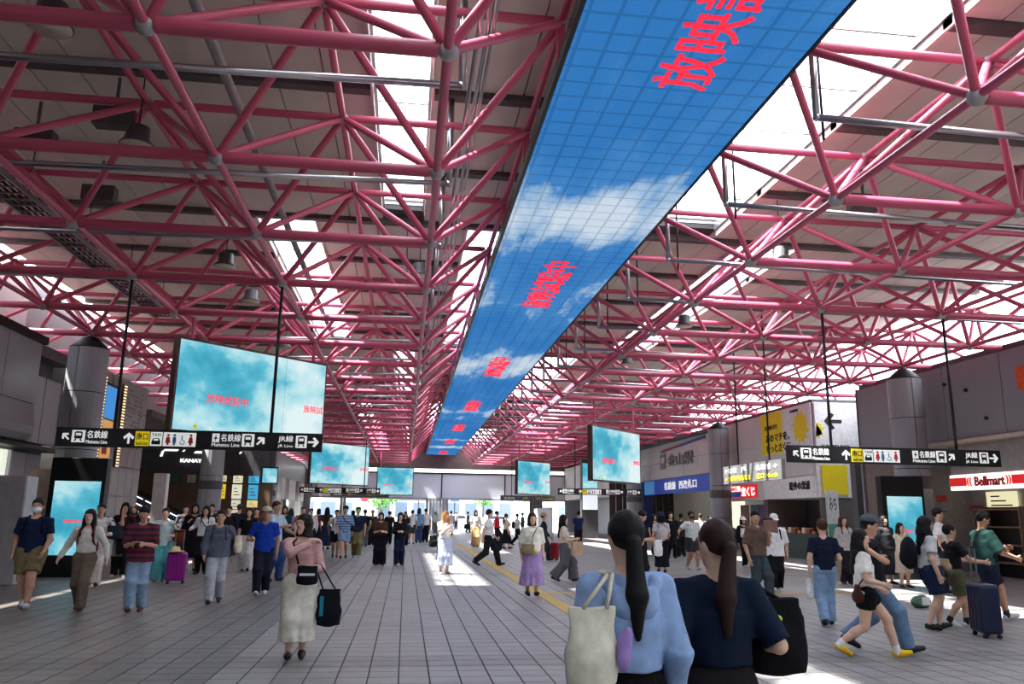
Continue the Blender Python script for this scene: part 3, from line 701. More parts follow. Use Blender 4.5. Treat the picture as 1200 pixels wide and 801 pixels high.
# ---- far shops beyond the poster wall
fl = S(MB().box(-22, -9.7, 50, 79, 0, 6.0).build('wall_left_far', DGREY))
cyc = [PALEW, DBROWN, GREYP, PALEW, DGREY, PALEW]
for k in range(14):
    y = 50.2+k*2.0
    for z0, z1 in ((.02, 2.5), (2.5, 4.2), (4.2, 5.9)): panel_x(fl, -9.6, y, y+2, z0, z1, cyc[(k+int(z0)) % 6] if z0 < 4 else GREYP, t=-.1, d=-1)
for i, (y, lab) in enumerate(((51.2, 'white framed shop window just past the poster wall'), (57.5, 'white framed shop window below the hanging monitor'), (66, 'white framed shop window near the far exit'))):
    t = empty('shop_window', (-9.45, y, 0), 0, lab, 'shop window')
    MB().box(-.04, 0, 0, 1.6, 0, 2.5).build('frame', STEEL, t); MB().box(0, .02, .06, 1.54, .06, 2.44).build('glass', mat('shop_glass', (206, 212, 214), .2), t)
mon = empty('ceiling_monitor', (-7.6, 46.2, 3.05), .25, 'small hanging monitor showing a landscape beside the column', 'monitor')
MB().box(-.45, .45, 0, .12, 0, .95).build('case', BLACK, mon); MB().box(-.38, .4, -.01, 0, .08, .87).build('screen', cloud_screen('monitor_picture', 'wall'), mon)
MB().tube((0, .06, .95), (0, .06, 3.2), .03).build('pole', DARKM, mon)
# ================================================================== RIGHT SIDE
wr = S(MB().box(20.5, 20.8, -14, 79, 0, 6.3).box(16.2, 20.8, -14, 26.7, 6.2, 6.35).box(16, 20.8, 29.8, 79, 6.15, 6.3).box(16.6, 16.7, -14, 26.7, 3.8, 6.2).build('wall_right', DGREY))
GW = mat('upper_wall_grey', (140, 143, 150), .55, .1, .05, .5)
for k in range(10):
    y = 26.8-(k+1)*2.4
    panel_x(wr, 16.1, y, y+2.4, 3.92, 6.18, GW, t=-.1, d=1)
MB().box(16.1, 18.5, 26.7, 26.8, 0, 6.2).build('end_panel', GW, wr)
MB().box(16.0, 17.4, 2, 26.8, 3.8, 3.91).build('soffit', mat('soffit_cream', (196, 186, 172), .6), wr)
for y, z in ((21.8, 5.6), (20.9, 5.3), (23.2, 4.9), (20.2, 4.4)):
    o = MB().ball((16.0, y, z), .06, 8, 6).build('cctv_dome', BLACK, None, True); tag(o, 'small black dome fixed on the grey wall above the convenience store', 'camera', 'small domes on the grey upper wall')
o = MB().box(15.98, 16.0, 18.2, 18.9, 5.0, 5.6).build('orange_sign', mat('orange_sign', (226, 84, 34), .5)); tag(o, 'orange sign on the grey wall above the convenience store', 'sign')
# convenience store
st_ = S(MB().box(18.4, 18.5, 8, 24.5, 0, 3.9).box(16.2, 18.5, 24.3, 26.6, 0, 3.8).build('wall_store', mat('store_wall', (170, 166, 164), .6)))
panel_x(st_, 16.15, 24.3, 25.4, 0, 3.75, mat('store_pillar', (120, 104, 96), .6), t=-.1); panel_x(st_, 16.15, 25.4, 26.6, 0, 3.75, mat('store_pillar', (120, 104, 96), .6), t=-.1)
sg = empty('store_sign', (16.2, 22.25, 2.46), 0, 'lit white and red store name sign above the shop front', 'sign')
MB().box(0, .18, -3.4, 0, 0, .45).build('light_box', WSIGN, sg)
MB().box(-.02, 0, -.72, 0, .12, .36).build('red_band', REDS, sg); MB().box(-.02, 0, -3.4, -2.52, .12, .36).build('red_band', REDS, sg)
BRED = mat('store_lettering', (176, 30, 44), .5)
text('Bellmart', BRED, sg, (-.02, -1.08, .1), (0, -1, 0), (0, 0, 1), w=1.18, h=.27, bold=.03, depth=.01)
text('((', REDS, sg, (-.02, -.76, .1), (0, -1, 0), (0, 0, 1), w=.2, h=.26, bold=.02, depth=.01); text('))', REDS, sg, (-.02, -2.3, .1), (0, -1, 0), (0, 0, 1), w=.2, h=.26, bold=.02, depth=.01)
MB().box(.05, .1, -9, 0, .45, 1.3).build('hanger_panel', mat('store_header', (150, 146, 142), .6), sg)
def wposter(px0, py0, px1, py1, rgb, label, X, e=.4, prints=True):
    a = atx(px0, py1, X); b = atx(px1, py0, X)
    t = empty('wall_poster', (X, a.y, a.z), 0, label, 'poster'); w = a.y-b.y; h = b.z-a.z
    MB().box(-.02, .03, -w, 0, 0, h).build('sheet', glow('wposter_%d_%d_%d' % rgb, rgb, e), t)
    if prints:
        for i in range(3): MB().box(-.028, -.02, -w*(.85-.2*i), -w*.15, h*(.2+.25*i), h*(.28+.25*i)).build('print', mat('poster_print', (90, 92, 84), .6), t)
    return t
wposter(1158, 575, 1191, 597, (238, 230, 186), 'cream lit poster inside the convenience store front', 18.3, .8)
wposter(1176, 610, 1197, 655, (34, 104, 190), 'blue poster standing by the convenience store', 17.6, 0)
wposter(1183, 598, 1206, 607, (60, 150, 160), 'teal notice strip above the blue poster', 17.7, 0, False)
wposter(1134, 592, 1152, 598, (190, 60, 120), 'pink lettering strip on the grey store wall', 18.3, 0, False)
wposter(1098, 580, 1108, 588, (190, 30, 36), 'small red notice on the brown store pillar', 16.0, 0, False)
o = MB().box(17.5, 18.2, 15, 20.5, 0, 2.3).build('display_case', mat('case_white', (206, 206, 204), .4)); tag(o, 'white display case under the store sign behind the green shirt man', 'display case')
t = empty('vending_shelf', (17.0, 21.55, 0), 0, 'brown wooden merchandise shelf in the store doorway', 'shelf')
for z in (.4, .9, 1.4, 1.9): MB().box(0, .6, -.9, .9, z, z+.04).build('shelf_board', BROWN, t)
MB().box(.55, .6, -.9, .9, 0, 2.0).build('back_panel', DBROWN, t); MB().box(0, .6, -.94, -.9, 0, 2).build('side_panel', BROWN, t); MB().box(0, .6, .9, .94, 0, 2).build('side_panel', BROWN, t)
# alley between store and poster block
S(MB().box(18.5, 18.6, 26.7, 29.8, 0, 6.2).build('wall_alley', DGREY))
w_ = S(empty('window_21', (0, 0, 0))); MB().box(18.42, 18.48, 27.2, 29.2, 1.6, 3.0).build('lit_pane', glow('alley_window', (206, 220, 246), .8), w_)
for y in (27.15, 28.2, 29.25): MB().box(18.36, 18.42, y-.04, y+.04, 1.5, 3.1).build('mullion', DARKM, w_)
o = MB().box(16.35, 16.7, 27.6, 27.95, 0, 3.9).build('square_pillar', DGREY); tag(o, 'dark grey square pillar in the alley beside the yellow poster', 'pillar')
# ---- poster block
pb = S(MB().box(16.05, 19, 29.85, 39, 2.4, 6.2).build('wall_poster_block', PALEW)); S(MB().box(18.0, 18.1, 29.85, 39, 0, 2.4).box(16.1, 18, 34.5, 34.7, 0, 2.4).box(16.1, 18, 29.85, 29.9, 0, 2.4).build('wall_kiosk', mat('kiosk_inner', (104, 97, 92), .7)))
for k in range(5):
    for z0, z1 in ((3.3, 4.75), (4.75, 6.18)): panel_x(pb, 16.0, 30+k*1.8, 31.8+k*1.8, z0, z1, PALEW, t=-.05)
panel_x(pb, 16.0, 29.85, 34.6, 2.4, 3.28, WHITE, 'shop_fascia', t=-.06); panel_x(pb, 16.0, 34.6, 39, 2.35, 3.28, PALEW, 'shop_fascia', t=-.06)
for x0, x1 in ((16.02, 17.2), (17.2, 18.9)):
    for z0, z1 in ((2.4, 3.8), (3.8, 6.18)): MB().box(x0+.01, x1-.01, 29.78, 29.84, z0+.01, z1-.01).build('wall_panel', WHITE, pb)
yp = empty('wall_billboard', (15.95, 34.4, 4.3), 0, 'yellow and white billboard with black handwriting and a yellow splash', 'billboard')
MB().box(-.02, .04, -4.55, 0, 0, 1.86).build('white_sheet', WHITE, yp); MB().box(-.03, -.02, -2.1, 0, .02, 1.84).build('yellow_sheet', YPOST, yp)
text('KOMEHYO', BLKP, yp, (-.035, -.45, 1.1), (0, -1, 0), (0, 0, 1), w=1.2, h=.2, depth=.01)
text('あのマチを、', BLKP, yp, (-.035, -.5, .55), (0, -1, 0), (0, 0, 1), w=2.2, h=.36, bold=.02, depth=.01)
text('もっとさくに', BLKP, yp, (-.035, -.5, .1), (0, -1, 0), (0, 0, 1), w=2.3, h=.36, bold=.02, depth=.01)
def splash(cx, cz, r):
    p = []
    for i in range(24):
        a = i*math.pi/12; q = r*(1 if i % 2 else .72)*(1+.1*math.sin(i*2.1)); p.append((cx+q*math.cos(a), cz+q*math.sin(a)))
    return p
MB().prism([(y, z) for y, z in splash(-3.7, .95, .72)], 'x', -.03, -.02).build('yellow_splash', YPOST, yp)
text('KOMEHYO', BLKP, yp, (-.035, -2.9, 1.62), (0, -1, 0), (0, 0, 1), w=.7, h=.1, depth=.01)
ys = empty('side_billboard', (16.05, 29.74, 3.85), 0, 'white billboard with big black arrow facing the alley', 'billboard')
MB().box(0, 1.75, -.02, .02, 0, 2.3).build('sheet', WHITE, ys)
arrow(ys, .75, 1.55, .75, math.pi, BLKP).location = (0, .02, 0)
text('KOMEHYO', BLKP, ys, (.2, -.03, .4), (1, 0, 0), (0, 0, 1), w=1.2, h=.22, depth=.01)
MB().prism([(x, z) for x, z in splash(.05, 1.2, .35) if x >= 0]+[(0, .9)], 'y', -.03, -.02).build('yellow_splash', YPOST, ys)
o = MB().box(16.2, 17.25, 29.7, 29.76, 2.52, 3.66).build('advert_board', YPOST); tag(o, 'plain yellow advert board on the side of the white food kiosk', 'board')
fs = empty('kiosk_sign', (15.975, 32.6, 2.62), 0, 'black shop lettering on the white kiosk fascia', 'sign')
MB().box(0, .03, -2.6, .1, -.05, .62).build('board', WHITE, fs)
text('駅弁の松浦', BLKP, fs, (-.01, -.55, .1), (0, -1, 0), (0, 0, 1), w=1.75, h=.36, bold=.035, depth=.01)
ls = empty('lottery_sign', (15.93, 38.4, 2.52), 0, 'red and white lottery booth sign beside the round column', 'sign')
MB().box(0, .1, -3.15, 0, 0, .58).build('board', REDS, ls); MB().box(-.01, 0, -1.4, -.05, .3, .55).build('white_band', WSIGN, ls); MB().box(-.01, 0, -1.4, -.05, .04, .28).build('blue_band', BLUEB, ls)
text('宝くじ', WSIGN, ls, (-.015, -1.55, .06), (0, -1, 0), (0, 0, 1), w=1.5, h=.44, bold=.04, depth=.01)
text('BIG', REDS, ls, (-.015, -.25, .34), (0, -1, 0), (0, 0, 1), w=.8, h=.16, bold=.04, depth=.01)
# kiosk counter and goods
kc = empty('kiosk_counter', (16.0, 32.2, 0), 0, 'dark green kiosk counter under the white shop fascia', 'counter')
MB().box(.05, .7, -2.1, 2.1, 0, .95).build('front', mat('counter_green', (36, 62, 54), .5), kc); MB().box(0, .75, -2.15, 2.15, .95, 1.0).build('top', DBROWN, kc)
for k in range(9):
    o = MB().box(16.15, 16.5, 30.5+k*.4, 30.75+k*.4, 1.003, 1.1+.06*(k % 3)).build('food_box', mat('food_box_%d' % (k % 3), ((200, 150, 90), (176, 50, 44), (230, 220, 190))[k % 3], .5))
    tag(o, ['tan boxed lunch lined up on the green kiosk counter', 'red boxed lunch lined up on the green kiosk counter', 'white boxed lunch lined up on the green kiosk counter'][k % 3], 'box', 'boxed lunches on the kiosk counter')
for i, (y, rgb, lab) in enumerate(((36, (96, 60, 120), 'purple panel in the lottery booth'), (37, (60, 100, 110), 'teal panel in the lottery booth'), (38.2, (120, 60, 50), 'rust panel in the lottery booth'))):
    o = MB().box(16.6, 16.65, y-.45, y+.45, .05, 2.2).build('booth_panel', mat('booth_%d' % i, rgb, .5)); tag(o, lab, 'panel')
nf = empty('banner_flag', (16.0, 29.2, 0), 0, 'white vertical banner flag with dark writing by the kiosk corner', 'flag')
MB().tube((0, 0, 0), (0, 0, 2.75), .015, n=6).build('pole', WHITE, nf); MB().box(.03, .5, -.006, .006, .9, 2.65).build('cloth', WHITE, nf)
text('みち', mat('banner_ink', (70, 80, 96), .6), nf, (.12, -.01, 1.9), (1, 0, 0), (0, 0, 1), w=.3, h=.5, depth=.004); MB().box(.03, .5, -.01, -.006, .9, 1.4).build('green_print', mat('banner_green', (90, 170, 140), .6), nf)
MB().lathe([(.16, 0), (.16, .06), (.03, .08)], n=12).build('base', DARKM, nf)
# ---- station gates
sw = S(MB().box(16.5, 20.5, 39, 60, 3.9, 6.2).box(19.4, 19.5, 39, 60, 0, 3.9).box(16.5, 20.5, 59.8, 60, 0, 4).build('wall_station', CREAM))
for k in range(9):
    for z0, z1 in ((3.95, 5.0), (5.0, 6.15)): panel_x(sw, 16.4, 39.2+k*2.3, 41.5+k*2.3, z0, z1, PALEW, t=-.1)
bs = empty('gate_sign', (16.3, 54, 3.0), 0, 'blue band sign with white characters above the station gates', 'sign')
MB().box(0, .12, -12.3, 0, 0, .9).build('board', BLUEB, bs); MB().box(-.02, 0, -.1+-2.2, -.1, .02, .88).build('light_panel', glow('gate_panel', (70, 130, 190), .4), bs)
text('名鉄線', LETW, bs, (-.02, -4.4, .22), (0, -1, 0), (0, 0, 1), w=2.2, h=.5, bold=.02, depth=.01); text('西改札口', LETW, bs, (-.02, -7.2, .22), (0, -1, 0), (0, 0, 1), w=3.0, h=.5, bold=.02, depth=.01)
kn = empty('station_name', (16.35, 49.4, 4.5), 0, 'grey station name characters on the pale wall under a coloured stripe', 'sign')
GR_ = mat('name_grey', (120, 122, 130), .5)
text('金山駅', GR_, kn, (-.02, -.4, .12), (0, -1, 0), (0, 0, 1), w=4.6, h=.78, depth=.02)
MB().box(-.02, 0, 0, 1.0, .05, 1.0).build('train_plate', GR_, kn); MB().box(-.03, -.02, .2, .8, .45, .8).build('train_window', PALEW, kn)
MB().prism([(.8, 1.12), (.8, 1.26), (-6, 1.5), (-6, 1.36)], 'x', -.03, 0).build('purple_stripe', mat('stripe_purple', (150, 50, 90), .5), kn)
MB().prism([(-3, 1.25), (-3, 1.39), (-7, 1.53), (-7, 1.39)], 'x', -.04, 0).build('blue_stripe', mat('stripe_blue', (50, 90, 160), .5), kn)
o = MB().box(16.2, 16.9, 53.9, 54.7, 0, 3.9).build('navy_pillar', NAVY); tag(o, 'navy blue square pillar at the end of the gate sign', 'pillar')
for k in range(4):
    o = MB().box(17.0, 17.6, 42+k*3, 44+k*3, 3.8, 3.86).build('gate_light', LITW); tag(o, 'white ceiling light strip inside the station gates', 'light', 'gate ceiling lights')
o = MB().box(19.2, 19.38, 44.5, 46.5, .1, 2.6).build('lit_doorway', glow('lit_doorway', (240, 236, 206), 1.0)); tag(o, 'bright lit doorway at the back of the station gates', 'doorway')
o = MB().box(19.1, 19.2, 44, 48, 2.75, 3.1).build('gate_board', BLACK); tag(o, 'black board over the lit doorway of the gates', 'sign')
for k in range(6):
    g = empty('ticket_gate', (17.2, 42.0+k*1.25, 0), 0, 'grey ticket gate machine in the row of station gates', 'ticket gate', 'ticket gates')
    bevel(MB().box(0, 1.5, -.12, .12, 0, 1.0).build('body', GREYP, g), .03); MB().box(.1, .4, -.1, .1, 1.0, 1.06).build('reader', NAVY, g); MB().box(.6, .66, .12, .5, .5, .85).build('flap', mat('flap_red', (200, 90, 40), .5), g)
# far right, beyond the gates
fr = S(MB().box(15.6, 20.5, 60, 79, 3.0, 6.1).box(18, 20.5, 60, 79, 0, 3.0).build('wall_right_far', GREYP))
for k in range(6): MB().box(15.5, 15.6, 60.1+k*3, 63+k*3, 3.05, 6.05).build('wall_panel', PALEW, fr)
for k in range(10): MB().box(14.6+k*.5, 15.05+k*.5, 57, 57.1, 0, 4.4).build('slat_panel', DBROWN, sw)
for i, (z0, z1, lab) in enumerate(((3.5, 5.3, 'upper tall screen with sky picture beside the brown slats'), (2.0, 3.3, 'lower tall screen with white page beside the brown slats'))):
    t = empty('portrait_screen', (12.6, 56.92, z0), 0, lab, 'screen'); MB().box(-.04, 1.14, 0, .1, -.04, z1-z0+.04).build('frame', BLACK, t)
    MB().box(0, 1.1, -.02, 0, 0, z1-z0).build('display', WSM if i == 0 else glow('page_white', (220, 226, 236), .8), t)
o = MB().box(12.55, 13.75, 57, 57.5, 0, 5.6).build('screen_pillar', DGREY); tag(o, 'dark pillar carrying the two tall screens', 'pillar')
for k in range(5):
    o = MB().box(13.9, 14.0, 44+k*1.6, 45.5+k*1.6, .0, 2.1).box(13.85, 14.05, 44+k*1.6, 45.5+k*1.6, 0, .08).build('hoarding_panel', PALEW)
    o.location = (-3.4, 14, 0); tag(o, 'white hoarding panel standing by the far exit', 'panel', 'white hoarding panels')
# ================================================================== FAR END AND STREET
S(MB().box(-11.6, 17, 78.85, 79.0, 5.85, 8.4).build('wall_end_upper', mat('end_fascia', (120, 100, 98), .7))); S(MB().box(16.85, 17, 46, 79, 6.3, 8.36).build('wall_right_clerestory', GREYP)); S(MB().box(-11.6, -11.45, 52, 79, 6.0, 8.36).build('wall_left_far_added', GREYP))  # far left wall added to shut out sky and darken the far ceiling
we = S(MB().box(-22, -9.0, 78.6, 79, 0, 8.4).box(15.6, 22, 78.6, 79, 0, 8.4).build('wall_end', GREYP))
wg = S(empty('window_22', (0, 0, 0)))
GLW = mat('bridge_glass', (226, 230, 240), .25, 0, .02)
for k in range(4): MB().box(-9+k*6.2+.05, -2.8+k*6.2-.05, 78.7, 78.76, 3.05, 5.35).build('pane', GLW, wg)
for k in range(5): MB().box(-9.05+k*6.2, -8.95+k*6.2, 78.62, 78.8, 2.9, 5.5).build('mullion', DARKM, wg)
MB().box(-9, 15.8, 78.6, 78.8, 2.9, 3.05).build('sill', GREYP, wg); MB().box(-9, 15.8, 78.6, 78.8, 5.35, 5.5).build('head', DARKM, wg)
for i, (x0, x1, m, lab) in enumerate(((1.9, 4.1, GREYP, 'grey ribbed panel standing in the far exit'), (12.0, 13.3, DGREY, 'grey square pillar at the far exit'), (-6.2, -5.6, GREYP, 'slim grey pillar at the far exit'))):
    t = empty('exit_pillar', (x0, 78.0, 0), 0, lab, 'pillar'); n = max(2, int((x1-x0)/.3))
    for k in range(n): MB().box(k*(x1-x0)/n, (k+.86)*(x1-x0)/n, 0, .4, 0, 2.95).build('rib', m, t)
gr = S(MB().box(-80, 90, 79, 200, -.2, -.01).build('ground_street', mat('street', (116, 113, 110), .8, 0, .06, .3)))
def building(x0, x1, y, h, rgb, nx, nz, label):
    t = empty('building', ((x0+x1)/2, y, 0), 0, label, 'building'); w = (x1-x0)/2
    MB().box(-w, w, 0, 12, 0, h).build('wall', mat('bld_%d_%d_%d' % rgb, rgb, .7), t)
    wm = MB().box(-w/nx*.7, w/nx*.7, -.08, .02, -h/nz*.28, h/nz*.28).mesh('window_pane'); wm.materials.append(mat('bld_glass', (84, 98, 116), .2))
    for i in range(nx):
        for j in range(nz): o = link('window_pane', wm, None, t); o.location = (-w+(i+.5)*2*w/nx, 0, (j+.5)*h/nz)
building(-30, -7, 128, 16, (204, 202, 198), 7, 4, 'pale office building beyond the exit, past the green tree')
building(-5, 18, 135, 13, (222, 220, 216), 8, 3, 'white building with rows of windows beyond the middle of the exit')
building(20, 46, 125, 15, (190, 185, 180), 8, 4, 'greyish building beyond the exit behind the hoarding panels')
t = empty('street_canopy', (2, 96, 0), 0, 'grey flat roofed bus shelter outside the exit', 'shelter')
MB().box(-4, 3, -1, 1, 3.0, 3.25).build('roof', DGREY, t)
for x in (-3.6, -.5, 2.6): MB().tube((x, 0, 0), (x, 0, 3.0), .08).build('post', DGREY, t)
t = empty('street_billboard', (-4.6, 92, 0), 0, 'white street billboard with a red round mark', 'billboard')
MB().box(-1.3, 1.3, 0, .15, .8, 4.4).build('board', mat('street_board', (232, 232, 230), .5), t); MB().tube((-.9, .1, 0), (-.9, .1, .8), .06).build('post', DARKM, t); MB().tube((.9, .1, 0), (.9, .1, .8), .06).build('post', DARKM, t)
MB().prism([(.55*math.cos(a*.314), 3.3+.55*math.sin(a*.314)) for a in range(20)], 'y', -.03, 0).build('red_mark', mat('mark_red', (216, 44, 60), .5), t)
MB().box(-1.0, -.3, -.03, 0, 1.5, 2.2).build('green_mark', mat('mark_green', (80, 150, 110), .6), t)
t = empty('blue_sign', (6.0, 100, 0), 0, 'blue square shop sign on a post outside the exit', 'sign')
MB().box(-.6, .6, 0, .2, 3.0, 4.2).build('face', mat('blue_paint', (40, 80, 170), .5), t); MB().tube((0, .1, 0), (0, .1, 3), .08).build('post', DARKM, t)
# leafy street trees
leaf = mat('leaf_green', (82, 132, 56), .7, 0, .35, 2)
def tree(x, y, h, r, label):
    t = empty('street_tree', (x, y, 0), 0, label, 'tree'); MB().tube((0, 0, 0), (0, 0, h*.6), .14, .08).build('trunk', DBROWN, t)
    mb = MB()
    for k in range(420):
        a, b_, q = random.random()*6.28, random.uniform(-1, 1), r*random.random()**.4; s = math.sqrt(1-b_*b_)
        c = Vector((q*s*math.cos(a), q*s*math.sin(a), h*.68+q*b_*.85)); u = Vector((random.uniform(-1, 1), random.uniform(-1, 1), random.uniform(-1, 1))).normalized()*.22; w = u.orthogonal().normalized()*.14
        mb.add([c-u, c+w, c+u, c-w], [(0, 1, 2, 3)])
    tag(link('foliage', mb.mesh('foliage', fix=False), leaf, t), kind='stuff')
tree(-2.6, 90, 5.2, 1.9, 'leafy green street tree beyond the exit near the red billboard mark'); tree(10.5, 110, 6, 1.8, 'leafy green street tree near the blue square sign'); tree(-3.2, 104, 5.6, 1.7, 'leafy green street tree standing behind the nearer one')
def car(x, y, rgb, label):
    t = empty('car', (x, y, 0), 0, label, 'car'); m = mat('car_%d' % rgb[0], rgb, .3, .2)
    bevel(MB().prism([(-2.1, .35), (2.1, .35), (2.15, .8), (1.3, .95), (.8, 1.45), (-1.3, 1.48), (-1.9, .95), (-2.15, .85)], 'y', -.85, .85).build('body', m, t), .06)
    MB().prism([(-1.15, 1.0), (.95, .98), (.66, 1.38), (-1.15, 1.4)], 'y', -.87, .87).build('side_window', mat('car_glass', (50, 60, 70), .1), t)
    wh = MB().tube((0, -.9, 0), (0, .9, 0), .33, n=14).mesh('wheel'); wh.materials.append(BLACK)
    for q in (-1.35, 1.35): o = link('wheel', wh, None, t); o.location = (q, 0, .33)
car(6.6, 101.5, (226, 228, 232), 'white car passing on the street outside the exit'); car(11.6, 103, (176, 180, 186), 'silver car following on the street outside the exit')
# ================================================================== PEOPLE: one smooth surface per body, clothes as children
V3 = lambda *a: np.array(a, float)
def nrm(v): return v/(np.linalg.norm(v)+1e-9)
def pd_(p, P):
    ty = p[1]
    if ty == 'c':
        a, b, ra, rb = p[2]; ab = b-a; t = np.clip(((P-a)@ab)/(ab@ab+1e-12), 0, 1)
        return np.linalg.norm(P-a-t[:, None]*ab, axis=1)-(ra+t*(rb-ra))
    if ty == 'e':
        c, r, M = p[2]; q = P-c
        if M is not None: q = q@M
        k0 = np.linalg.norm(q/r, axis=1); k1 = np.linalg.norm(q/(r*r), axis=1)+1e-9
        return k0*(k0-1)/k1
    if ty == 'l':
        a, b, r0, r1, ud, amp, n = p[2]; w = b-a; L = np.linalg.norm(w); w = w/L; u = nrm(ud-w*(ud@w)); v = np.cross(w, u); q = P-a
        t = (q@w)/L; tc = np.clip(t, 0, 1); pu = q@u; pv = q@v; rx = r0[0]+tc*(r1[0]-r0[0]); ry = r0[1]+tc*(r1[1]-r0[1])
        rr = np.sqrt((pu/rx)**2+(pv/ry)**2)
        if n: rr = rr/(1+amp*tc*np.cos(n*np.arctan2(pv, pu)))
        return np.maximum((rr-1)*np.minimum(rx, ry), np.maximum(-t*L, (t-1)*L))
    c, n = p[2]; return (P-c)@n                                           # plane: keeps the side where (P-c).n < 0
def bound(p):
    ty = p[1]
    if ty == 'c': a, b, ra, rb = p[2]; return (a+b)/2, np.linalg.norm(b-a)/2+max(ra, rb)
    if ty == 'e': return p[2][0], max(p[2][1])
    if ty == 'l': a, b, r0, r1 = p[2][:4]; return (a+b)/2, math.hypot(np.linalg.norm(b-a)/2, max(r0+r1)*1.2)
def field(prims, P, bc=None, hd=0):
    """P (nb, m, 3)"""
    nb, m = P.shape[:2]; d = np.full((nb, m), 1e3)
    for p in prims:
        k = p[3]
        if p[0] == '+':
            if bc is not None:
                c, r = bound(p); s = np.linalg.norm(bc-c, axis=1) < r+hd+k+.03
                if not s.any(): continue
            else: s = slice(None)
            e = pd_(p, P[s].reshape(-1, 3)).reshape(-1, m); o = d[s]
            hh = np.clip(.5+.5*(o-e)/k, 0, 1) if k else (o > e).astype(float)
            d[s] = o+(e-o)*hh-k*hh*(1-hh)
        else:
            e = pd_(p, P.reshape(-1, 3)).reshape(nb, m)
            d = np.maximum(d, -e) if p[0] == '-' else np.maximum(d, e)
    return d
def sdf_mesh(name, prims, res, wob=0, seed=0):
    lo = np.min([bound(p)[0]-bound(p)[1] for p in prims if p[0] == '+'], 0)-2*res; hi = np.max([bound(p)[0]+bound(p)[1] for p in prims if p[0] == '+'], 0)+2*res
    B = 4; bs = B*res; n = np.ceil((hi-lo)/bs).astype(int)
    I = np.stack(np.meshgrid(*[np.arange(k) for k in n], indexing='ij'), -1).reshape(-1, 3)
    ctr = lo+(I+.5)*bs; hd = bs*.87
    dc = field(prims, ctr[:, None, :], ctr, hd*1.5)[:, 0]
    I = I[np.abs(dc) < hd*1.6+.012]; ctr = lo+(I+.5)*bs
    g = np.stack(np.meshgrid(*[np.arange(B+1)]*3, indexing='ij'), -1).reshape(-1, 3)
    GI = I[:, None, :]*B+g[None]; P = lo+GI*res
    d = field(prims, P, ctr, hd)
    if wob:
        d = d+wob*(np.sin(P[..., 0]*31+seed+3*np.sin(P[..., 2]*9+seed))*np.sin(P[..., 2]*23+P[..., 1]*17+seed*2)+.6*np.sin(P[..., 1]*40+P[..., 2]*11+seed))
    D = d.reshape(-1, B+1, B+1, B+1)
    co = np.stack([D[:, a:a+B, b:b+B, c:c+B] for a in (0, 1) for b in (0, 1) for c in (0, 1)], -1).reshape(-1, 8)
    ci = (I[:, None, :]*B+np.stack(np.meshgrid(*[np.arange(B)]*3, indexing='ij'), -1).reshape(-1, 3)[None]).reshape(-1, 3)
    neg = co < 0; act = neg.any(1) & ~neg.all(1); co = co[act]; ci = ci[act]; neg = neg[act]
    off = np.array([(a, b, c) for a in (0, 1) for b in (0, 1) for c in (0, 1)], float)
    s = np.zeros((len(co), 3)); cnt = np.zeros(len(co))
    for a in range(8):
        for b in range(a+1, 8):
            if np.abs(off[a]-off[b]).sum() != 1: continue
            x = neg[:, a] != neg[:, b]; t = co[x, a]/(co[x, a]-co[x, b]); s[x] += off[a]+t[:, None]*(off[b]-off[a]); cnt[x] += 1
    vert = lo+(ci+s/cnt[:, None])*res
    N = n*B+4; key = ((ci[:, 0]+1)*N[1]+ci[:, 1]+1)*N[2]+ci[:, 2]+1
    order = np.argsort(key); ks = key[order]
    def find(c):
        k = ((c[:, 0]+1)*N[1]+c[:, 1]+1)*N[2]+c[:, 2]+1; i = np.clip(np.searchsorted(ks, k), 0, len(ks)-1)
        return np.where(ks[i] == k, order[i], -1)
    quads = []
    for ax, corner in ((0, 4), (1, 2), (2, 1)):
        x = neg[:, 0] != neg[:, corner]; c = ci[x]; e1 = np.zeros(3, int); e2 = np.zeros(3, int); e1[(ax+1) % 3] = 1; e2[(ax+2) % 3] = 1
        q = np.stack([find(c-e1-e2), find(c-e2), find(c), find(c-e1)], 1); fl = ~neg[x, 0]
        q[fl] = q[fl][:, ::-1]; quads.append(q[(q >= 0).all(1)])
    q = np.concatenate(quads)
    me = bpy.data.meshes.new(name); me.vertices.add(len(vert)); me.vertices.foreach_set('co', vert.ravel())
    me.loops.add(q.size); me.loops.foreach_set('vertex_index', q.ravel().astype(np.int32)); me.polygons.add(len(q))
    me.polygons.foreach_set('loop_start', np.arange(0, q.size, 4, dtype=np.int32)); me.polygons.foreach_set('loop_total', np.full(len(q), 4, np.int32))
    me.polygons.foreach_set('use_smooth', np.ones(len(q), bool)); me.update(calc_edges=True); me.validate()
    return me
SKIN = {'a': (222, 180, 156), 'b': (206, 160, 134), 'c': (186, 138, 112)}
def cloth(rgb, stripe=None):
    if stripe is None: return mat('cloth_%d_%d_%d' % tuple(rgb), rgb, .9, 0, .16, 14, .25, 0, .15)
    key = ('stripe', tuple(rgb), tuple(stripe))
    if key in _M: return _M[key]
    m, nt, N, L, b = nodemat('striped_cloth'); _M[key] = m
    tc = N.new('ShaderNodeTexCoord'); w = N.new('ShaderNodeTexWave'); w.bands_direction = 'Z'; w.inputs['Scale'].default_value = 3.6; w.inputs['Distortion'].default_value = .3
    L.new(tc.outputs['Object'], w.inputs[0]); cr = N.new('ShaderNodeValToRGB'); cr.color_ramp.interpolation = 'CONSTANT'
    cr.color_ramp.elements[0].color = lin(rgb); cr.color_ramp.elements[1].position = .5; cr.color_ramp.elements[1].color = lin(stripe); L.new(w.outputs[0], cr.inputs[0]); L.new(cr.outputs[0], b.inputs['Base Color']); b.inputs['Roughness'].default_value = .9
    return m
